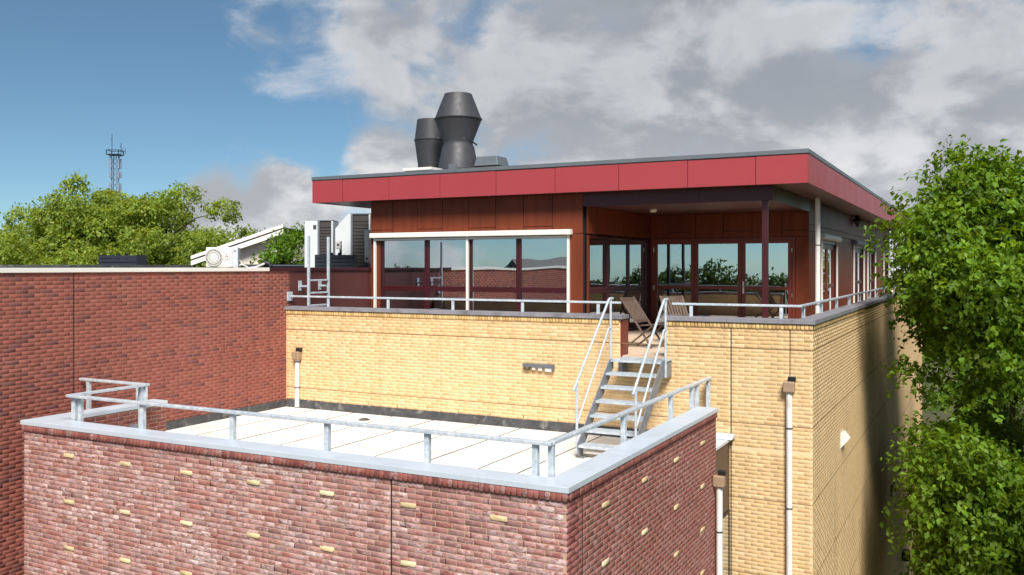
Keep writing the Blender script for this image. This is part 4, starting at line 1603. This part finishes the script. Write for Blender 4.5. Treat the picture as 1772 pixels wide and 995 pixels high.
def cabinet(name, label, px0, px1, depth, zh, deep, sloped):
    a, b = at(px0, 460, depth), at(px1, 460, depth)
    base = Vector(((a.x + b.x) / 2, (a.y + b.y) / 2, EZ))
    w = (b - a).length / 2
    t = thing(name, label, 'ventilation cabinet', base, 'tall grey cabinets on the left roof')
    # front view: pale side panel on the left part, dark louvre face on the right part
    sp_ = -w + 2 * w * (.44 if sloped else .46)

    def X3(q, dd):
        return base + ux * q[0] + uy_ * dd + Vector((0, 0, q[1]))

    def pr(name_, poly, d0, d1, mat, bev=.01):
        n_ = len(poly)
        MB().add([X3(q, d0) for q in poly] + [X3(q, d1) for q in poly],
                 [tuple(range(n_)), tuple(reversed(range(n_, 2 * n_)))] + [(i, i + n_, (i + 1) % n_ + n_, (i + 1) % n_) for i in range(n_)]).build(name_, M[mat], t, bevel=bev)
    if sloped:
        pr('casing', [(-w, .05), (sp_, .05), (sp_, zh), (sp_ - .08, zh), (-w, zh * .74)], 0, deep, 'hvac')
    else:
        pr('casing', [(-w, .05), (sp_, .05), (sp_, zh), (-w, zh)], 0, deep, 'hvac')
        pr('display', [(sp_ - .13, zh - .24), (sp_ - .04, zh - .24), (sp_ - .04, zh - .12), (sp_ - .13, zh - .12)], -.012, -.001, 'dark_face', 0)
    pr('corner_strip', [(sp_ + .002, .05), (sp_ + .06, .05), (sp_ + .06, zh), (sp_ + .002, zh)], -.01, deep, 'lead')
    pr('louvre_face', [(sp_ + .062, .05), (w - .05, .05), (w - .05, zh - .015), (sp_ + .062, zh - .015)], .02, deep, 'dark_face')
    for k in range(14):
        z0 = .1 + (zh - .2) * k / 14
        pr('louvre_blade', [(sp_ + .07, z0), (w - .055, z0), (w - .055, z0 + .03), (sp_ + .07, z0 + .03)], .004, .018, 'dark_face', 0)
    pr('edge_strip', [(w - .048, .05), (w, .05), (w, zh), (w - .048, zh)], -.01, deep, 'hvac')
    pr('top_rail', [(sp_, zh + .002), (w, zh + .002), (w, zh + .03), (sp_, zh + .03)], -.01, deep, 'lead', 0)
    for q in (-w + .1, w - .15):
        pr('foot', [(q, 0), (q + .08, 0), (q + .08, .048), (q, .048)], .05, deep - .05, 'lead', 0)
    return t


cabinet('ventilation_cabinet', 'tall square grey cabinet with dark louvre face behind the ladder', 527, 576, 27, 1.44, .9, False)
cabinet('ventilation_cabinet', 'taller grey cabinet with sloping shoulder beside the penthouse', 580, 641, 26, 1.58, 1.0, True)
for (px, py0, py1, w_, lb) in ((586, 431, 417, .075, 'small white inverter box hung on the sloping grey cabinet'), (636, 455, 398, .07, 'slim white box against the penthouse corner beside the cabinet')):
    p = at(px, py0, 25.2)
    p1 = at(px, py1, 25.2)
    t = thing('inverter_box', lb, 'electrical box', p)
    MB().obox((p + p1) / 2, ux * w_, uy_ * .08, Vector((0, 0, (p1.z - p.z) / 2))).build('casing', M['white'], t, bevel=.015)
    q = p + Vector((0, 0, .12))
    MB().tube([q - uy_ * .081, q - uy_ * .09], .03, 12).build('knob', M['black'], t)
    MB().obox(p + uy_ * .3 + Vector((0, 0, (EZ - p.z) / 2 + .05)), ux * .03, uy_ * .03, Vector((0, 0, abs(p.z - EZ) / 2 + .05))).build('stand', M['lead'], t)

# ================================================================ white house beyond the left roof
hs = thing('white_house', 'white rendered house with a sloping pale roof edge behind the left roof', 'house', (-24, 22, GZ))
P0, P1 = at(345, 440, 42), at(486, 396, 42)
zl, zh_ = P0.z, P1.z
ho = Vector((P0.x, P0.y, 0))
ln = math.hypot(P1.x - P0.x, P1.y - P0.y)


def hp(a, d, z):
    return ho + ux * a + uy_ * d + Vector((0, 0, z))


def hslab(name, pts, d0, d1, mat, bev=0.0):
    n_ = len(pts)
    return MB().add([hp(a, d0, z) for a, z in pts] + [hp(a, d1, z) for a, z in pts],
                    [tuple(range(n_)), tuple(reversed(range(n_, 2 * n_)))] + [(i, i + n_, (i + 1) % n_ + n_, (i + 1) % n_) for i in range(n_)]).build(name, M[mat], hs, bevel=bev)


sl = (zh_ - zl) / ln
hslab('wall', [(.6, GZ), (ln - .05, GZ), (ln - .05, zh_ - .3), (.6, zl + .6 * sl - .3)], 0, 9, 'offwhite')
rf_ = hslab('roof', [(-.15, zl - .30), (ln + .2, zh_ - .02), (ln + .2, zh_ + .06), (-.15, zl - .22)], -.5, 9.2, 'tiles')
hslab('bargeboard', [(-.2, zl - .52), (ln + .25, zh_ - .26), (ln + .25, zh_ - .035), (-.2, zl - .315)], -.55, -.45, 'white')
hslab('bargeboard', [(-.2, zl - .235), (ln + .25, zh_ + .04), (ln + .25, zh_ + .2), (-.2, zl - .08)], -.56, -.44, 'white')
hslab('wall', [(ln - .045, GZ), (ln + 2.5, GZ), (ln + 2.5, zh_ - 1.0), (ln - .045, zh_ - .3)], 0.3, 8.7, 'grey_wall')

# ================================================================ telecom mast
mt = thing('telecom_mast', 'distant grey lattice telecom mast with antenna panels above the trees', 'mast', (at(199, 400, 150).x, at(199, 400, 150).y, GZ))
mc = Vector((WOFF[mt].x, WOFF[mt].y, 0))
zp = 11.9 + (461 - 268) / FPX * 150
hw = .42
m = MB()
for sx_, sy_ in ((-1, -1), (1, -1), (1, 1), (-1, 1)):
    m.tube([mc + ux * sx_ * (hw + .5) + uy_ * sy_ * (hw + .5) + Vector((0, 0, GZ)), mc + ux * sx_ * hw + uy_ * sy_ * hw + Vector((0, 0, zp - 12)), mc + ux * sx_ * hw + uy_ * sy_ * hw + Vector((0, 0, zp))], .07, 6)
m.build('legs', M['mast'], mt)
m = MB()
z = 12.0
while z < zp - .5:
    for (a, b) in (((-1, -1), (1, -1)), ((1, -1), (1, 1)), ((1, 1), (-1, 1)), ((-1, 1), (-1, -1))):
        pa = mc + ux * a[0] * hw + uy_ * a[1] * hw
        pb = mc + ux * b[0] * hw + uy_ * b[1] * hw
        m.tube([pa + Vector((0, 0, z)), pb + Vector((0, 0, z + .9))], .035, 5)
        m.tube([pa + Vector((0, 0, z)), pb + Vector((0, 0, z))], .03, 5)
    z += .9
m.build('bracing', M['mast'], mt)
pf = MB()
pw = 1.0
pf.obox(mc + Vector((0, 0, zp)), ux * pw, uy_ * pw, Vector((0, 0, .08)))
for a in (-1, 1):
    for b in (-1, 1):
        pf.tube([mc + ux * a * pw + uy_ * b * pw + Vector((0, 0, zp)), mc + ux * a * pw + uy_ * b * pw + Vector((0, 0, zp + .75))], .07, 6)
    pf.tube([mc + ux * a * pw - uy_ * pw + Vector((0, 0, zp + .72)), mc + ux * a * pw + uy_ * pw + Vector((0, 0, zp + .72))], .06, 6)
    pf.tube([mc + ux * pw + uy_ * a * pw + Vector((0, 0, zp + .72)), mc - ux * pw + uy_ * a * pw + Vector((0, 0, zp + .72))], .06, 6)
    pf.tube([mc + ux * a * hw + Vector((0, 0, zp - .9)), mc + ux * a * pw + Vector((0, 0, zp))], .06, 6)
pf.build('platform', M['navy'], mt)
for (a, h, r_) in ((-.5, 3.6, .05), (1.0, 2.0, .045)):
    w_ = MB().tube([mc + ux * a + Vector((0, 0, zp)), mc + ux * a + Vector((0, 0, zp + h))], r_, 6)
    w_.tube([mc + ux * (a - .25) + Vector((0, 0, zp + h * .72)), mc + ux * (a + .1) + Vector((0, 0, zp + h * .72))], .04, 5)
    w_.build('whip_antenna', M['navy'], mt)
w_ = MB().tube([mc + ux * 1.0 + Vector((0, 0, zp + .6)), mc + ux * 1.75 + Vector((0, 0, zp + .6))], .045, 6)
for a in (1.3, 1.72):
    w_.tube([mc + ux * a + Vector((0, 0, zp + .1)), mc + ux * a + Vector((0, 0, zp + 1.1))], .035, 5)
w_.build('side_antenna', M['navy'], mt)
for (py0, py1) in ((292, 275), (308, 297), (336, 317)):
    z0, z1 = 11.9 + (461 - py0) / FPX * 150, 11.9 + (461 - py1) / FPX * 150
    for (a, b) in ((-.75, -.3), (.75, -.3), (-.35, -.8), (.45, .7), (.9, .1)):
        MB().obox(mc + ux * a + uy_ * b + Vector((0, 0, (z0 + z1) / 2)), ux * .11, uy_ * .07, Vector((0, 0, (z1 - z0) / 2))).build('antenna_panel', M['mast'], mt)


# ================================================================ trees
def leaf_cloud(centers, radii, twigs, leaves, size, rn, up_bias=.25, droop=.35, aspect=.45, spread=.3):
    """leaf faces on twigs that stand out of a set of boughs (ellipsoidal clumps)"""
    P, Dn = [], []
    for c, r in zip(centers, radii):
        n = max(8, int(twigs * (r[0] * r[2] / (radii[0][0] * radii[0][2])) ** .5))
        d = rn.normal(size=(n, 3))
        d[:, 2] += up_bias
        d /= np.linalg.norm(d, axis=1)[:, None]
        rad = (0.62 + 0.45 * rn.random(n))[:, None]
        P.append(np.array(c) + d * np.array(r) * rad)
        Dn.append(d)
    P, Dn = np.concatenate(P), np.concatenate(Dn)
    nT = len(P)
    # leaves along each twig
    tdir = Dn + rn.normal(size=(nT, 3)) * .45
    tdir[:, 2] -= droop
    tdir /= np.linalg.norm(tdir, axis=1)[:, None]
    k = np.tile(np.arange(leaves), nT)
    ti = np.repeat(np.arange(nT), leaves)
    t = (k + rn.random(len(k))) / leaves - .5
    pos = P[ti] + tdir[ti] * (t * spread * 2)[:, None] + rn.normal(size=(len(k), 3)) * size * .45
    axis = tdir[ti] * .5 + rn.normal(size=(len(k), 3)) * .6
    axis[:, 2] -= .25
    axis /= np.linalg.norm(axis, axis=1)[:, None]
    nrm = Dn[ti] * .55 + np.array((0, 0, .75)) + rn.normal(size=(len(k), 3)) * .45
    side = np.cross(axis, nrm)
    side /= np.linalg.norm(side, axis=1)[:, None] + 1e-9
    nrm = np.cross(side, axis)
    s = size * (.65 + .7 * rn.random(len(k)))[:, None]
    base = pos - axis * s * .5
    tip = pos + axis * s * .5 - nrm * s * .12
    lft = pos - axis * s * .02 + side * s * aspect * .5 + nrm * s * .10
    rgt = pos - axis * s * .02 - side * s * aspect * .5 + nrm * s * .10
    V = np.stack([base, rgt, tip, lft], axis=1).reshape(-1, 3)
    n = len(k)
    b4 = np.arange(n)[:, None] * 4
    F = np.concatenate([b4 + np.array([[0, 1, 2]]), b4 + np.array([[0, 2, 3]])])
    tw = .72 + .5 * rn.random(nT)
    val = tw[ti] * (.8 + .4 * rn.random(n))
    yel = (rn.random(nT)[ti] * .5 + rn.random(n) * .5)
    tint = np.stack([val * (.85 + .4 * yel), val * (.95 + .12 * yel), val * (.9 - .3 * yel), np.ones(n)], axis=1)
    return V, F, np.repeat(tint, 4, axis=0)


def tree(name, label, base, crown_c, crown_r, mat, nb, bough, twigs, leaves, size, seed, trunk=.22, group=None, keep=None, boxy=.72, limbs=16, **kw):
    rn = np.random.default_rng(seed)
    t = thing(name, label, 'tree', base, group)
    off = np.array(WOFF[t])
    cs, rs = [], []
    while len(cs) < nb:
        d = rn.normal(size=3)
        d /= np.linalg.norm(d)
        q = rn.random() ** (1 / 3)
        q = .35 + .65 * q
        d = np.sign(d) * np.abs(d) ** boxy
        p = np.array(crown_c) + d * np.array(crown_r) * q * (0.78 + .28 * rn.random())
        if p[2] < base[2] + .4:
            continue
        if keep and not keep(p):
            continue
        b = bough * (.65 + .7 * rn.random())
        cs.append(p)
        rs.append(np.array((b, b, b * .68)))
    V, F, tint = leaf_cloud(cs, rs, twigs, leaves, size, rn, **kw)
    me = np_mesh('crown', V - off, F, 3, M[mat], tint)
    np_object('crown', me, t)
    # trunk and limbs
    m = MB()
    top = Vector(crown_c) + Vector((0, 0, crown_r[2] * .55))
    b0 = Vector(base)
    pts = [b0 + (top - b0) * s + Vector((math.sin(s * 5 + seed) * .12, math.cos(s * 4 + seed) * .12, 0)) for s in (0, .15, .3, .5, .7, .85, 1)]
    m.tube(pts, [trunk * q for q in (1.25, 1, .9, .72, .5, .32, .12)], 10)
    m.build('trunk', M['bark'], t, smooth=True)
    for i in range(0, nb if limbs else 0, max(1, nb // max(1, limbs))):
        c = Vector(cs[i])
        zz = max(b0.z + (top.z - b0.z) * .22, min(c.z - .35 * (c - top).length * .6, top.z - .4))
        s = (zz - b0.z) / (top.z - b0.z)
        st_ = b0 + (top - b0) * s
        mid = (st_ + c) / 2 + Vector((0, 0, .25 + .1 * rn.random()))
        r0 = trunk * (.5 - .34 * s)
        MB().tube([st_, mid, c], [r0, r0 * .6, r0 * .2], 6).build('limb', M['bark'], t, smooth=True)
    return t


# the big tree beside the side wall: kept clear of the building
def clear(p):
    return p[0] > (2.75 if p[2] > 6.0 else 3.2)


tree('leafy_tree', 'tall bright green tree crowding the yellow side wall on the right', (5.6, 16.0, GZ), (5.15, 15.8, 9.0), (3.2, 4.2, 5.7), 'leaf_near',
     340, 0.95, 60, 13, .14, 101, .3, keep=clear, boxy=.45, aspect=.62, limbs=34)
tree('leafy_tree', 'lower fresh green tree with drooping leaves at the right edge of the photo', (8.2, 9.8, GZ), (8.0, 9.8, 6.0), (2.6, 2.4, 4.4), 'leaf_low',
     46, .85, 80, 15, .125, 102, .16, aspect=.36, droop=.75, up_bias=.4)
tree('leafy_tree', 'sunlit tree glimpsed past the far end of the yellow side wall', (5.2, 40.5, GZ), (5.0, 40.0, 6.8), (3.6, 3.4, 5.6), 'leaf_young',
     50, 1.1, 40, 9, .24, 103, .2, aspect=.5)
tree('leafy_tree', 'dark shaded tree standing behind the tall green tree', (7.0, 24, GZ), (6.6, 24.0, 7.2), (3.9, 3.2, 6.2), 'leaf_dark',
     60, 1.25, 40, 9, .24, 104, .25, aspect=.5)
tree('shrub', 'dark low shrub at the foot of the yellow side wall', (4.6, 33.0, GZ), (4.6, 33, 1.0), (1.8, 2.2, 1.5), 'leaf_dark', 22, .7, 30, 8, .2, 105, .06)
# trees over the left roof
LT = [((-45.6, 22.0), 9.3, (5.4, 5.2), 5.4, 'leftmost yellow green tree of the row behind the left roof'),
      ((-40.4, 25.4), 10.6, (5.6, 5.2), 5.6, 'yellow green tree below the mast, second of the row behind the left roof'),
      ((-36.6, 27.6), 10.8, (5.8, 5.2), 5.8, 'yellow green tree right of the mast, the tallest of the row'),
      ((-32.6, 30.6), 8.4, (4.6, 4.6), 5.2, 'yellow green tree behind the white house, right end of the row'),
      ((-51.5, 30.0), 8.8, (5.4, 5.2), 5.6, 'yellow green tree at the left picture edge, farther back in the row')]
for i, ((x, y), zc, (rx_, ry_), rz_, lb) in enumerate(LT):
    tree('broadleaf_tree', lb, (x, y, GZ), (x, y, zc), (rx_, ry_, rz_), 'leaf_far', 104, 1.0, 66, 10, .2, 230 + i, .3, 'trees behind the left roof', aspect=.6, boxy=1.0)
p = at(500, 430, 35)
tree('young_tree', 'small vivid green young tree between the white house and the ladder', (p.x, p.y, GZ), (p.x, p.y, 9.9), (1.15, 1.3, 3.6), 'leaf_young', 40, .42, 46, 9, .17, 301, .1, aspect=.45, up_bias=.7, droop=-.5)
p = at(125, 455, 36)
tree('shrub', 'vivid green shrub top just above the left roof edge', (p.x, p.y, GZ), (p.x, p.y, 9.0), (2.4, 1.8, 2.9), 'leaf_young', 26, .6, 36, 8, .2, 302, .1)

# ================================================================ what the windows mirror: buildings and trees across the street
ob = thing('office_block', 'long grey flat roofed block with white roof edge mirrored in the left windows', 'building', (-43, -26, GZ))
MB().box(-54, -32, -34, -19, GZ, 11.3).build('wall', M['grey_wall'], ob)
MB().box(-54.1, -31.9, -34.1, -18.9, 11.302, 11.55).build('roof_edge', M['white'], ob)
HX = -25.5
hh = thing('gabled_house', 'white gabled house with grey tiled roof mirrored in the right window panes', 'house', (HX, -33, GZ))
MB().prism([(HX - 3.5, GZ), (HX + 3.5, GZ), (HX + 3.5, 9.2), (HX, 12.2), (HX - 3.5, 9.2)], 1, -38, -28).build('wall', M['offwhite'], hh)
MB().prism([(HX - 4, 8.8), (HX - 4, 9.05), (HX, 12.5), (HX, 12.2)], 1, -38.4, -27.6).build('roof_slope', M['tiles'], hh)
MB().prism([(HX + 4, 8.8), (HX + 4, 9.05), (HX, 12.5), (HX, 12.2)], 1, -38.4, -27.6).build('roof_slope', M['tiles'], hh)
for x in (HX - 2.1, HX + .7):
    o = MB().box(x, x + 1.2, -27.995, -27.95, 8.0, 9.4).build('window', M['frame'], hh)
    MB().box(x + .1, x + 1.1, -27.949, -27.94, 8.1, 9.3).build('pane', M['glass'], o)
rr_ = random.Random(5)
for i in range(15):
    x = -72 + i * 8.2 + rr_.uniform(-2, 2)
    y = -66 + rr_.uniform(-5, 5)
    h_ = rr_.uniform(4.7, 5.4)
    lb_ = 'dark green tree mirrored in the penthouse windows, across the street behind the viewer'
    tree('street_tree', lb_, (x, y, GZ), (x, y, h_ + 1.0), (5.0, 4.6, h_), 'leaf_dark', 40, 1.7, 26, 7, .55, 400 + i, .3, 'street trees mirrored in the windows', aspect=.6, limbs=0)
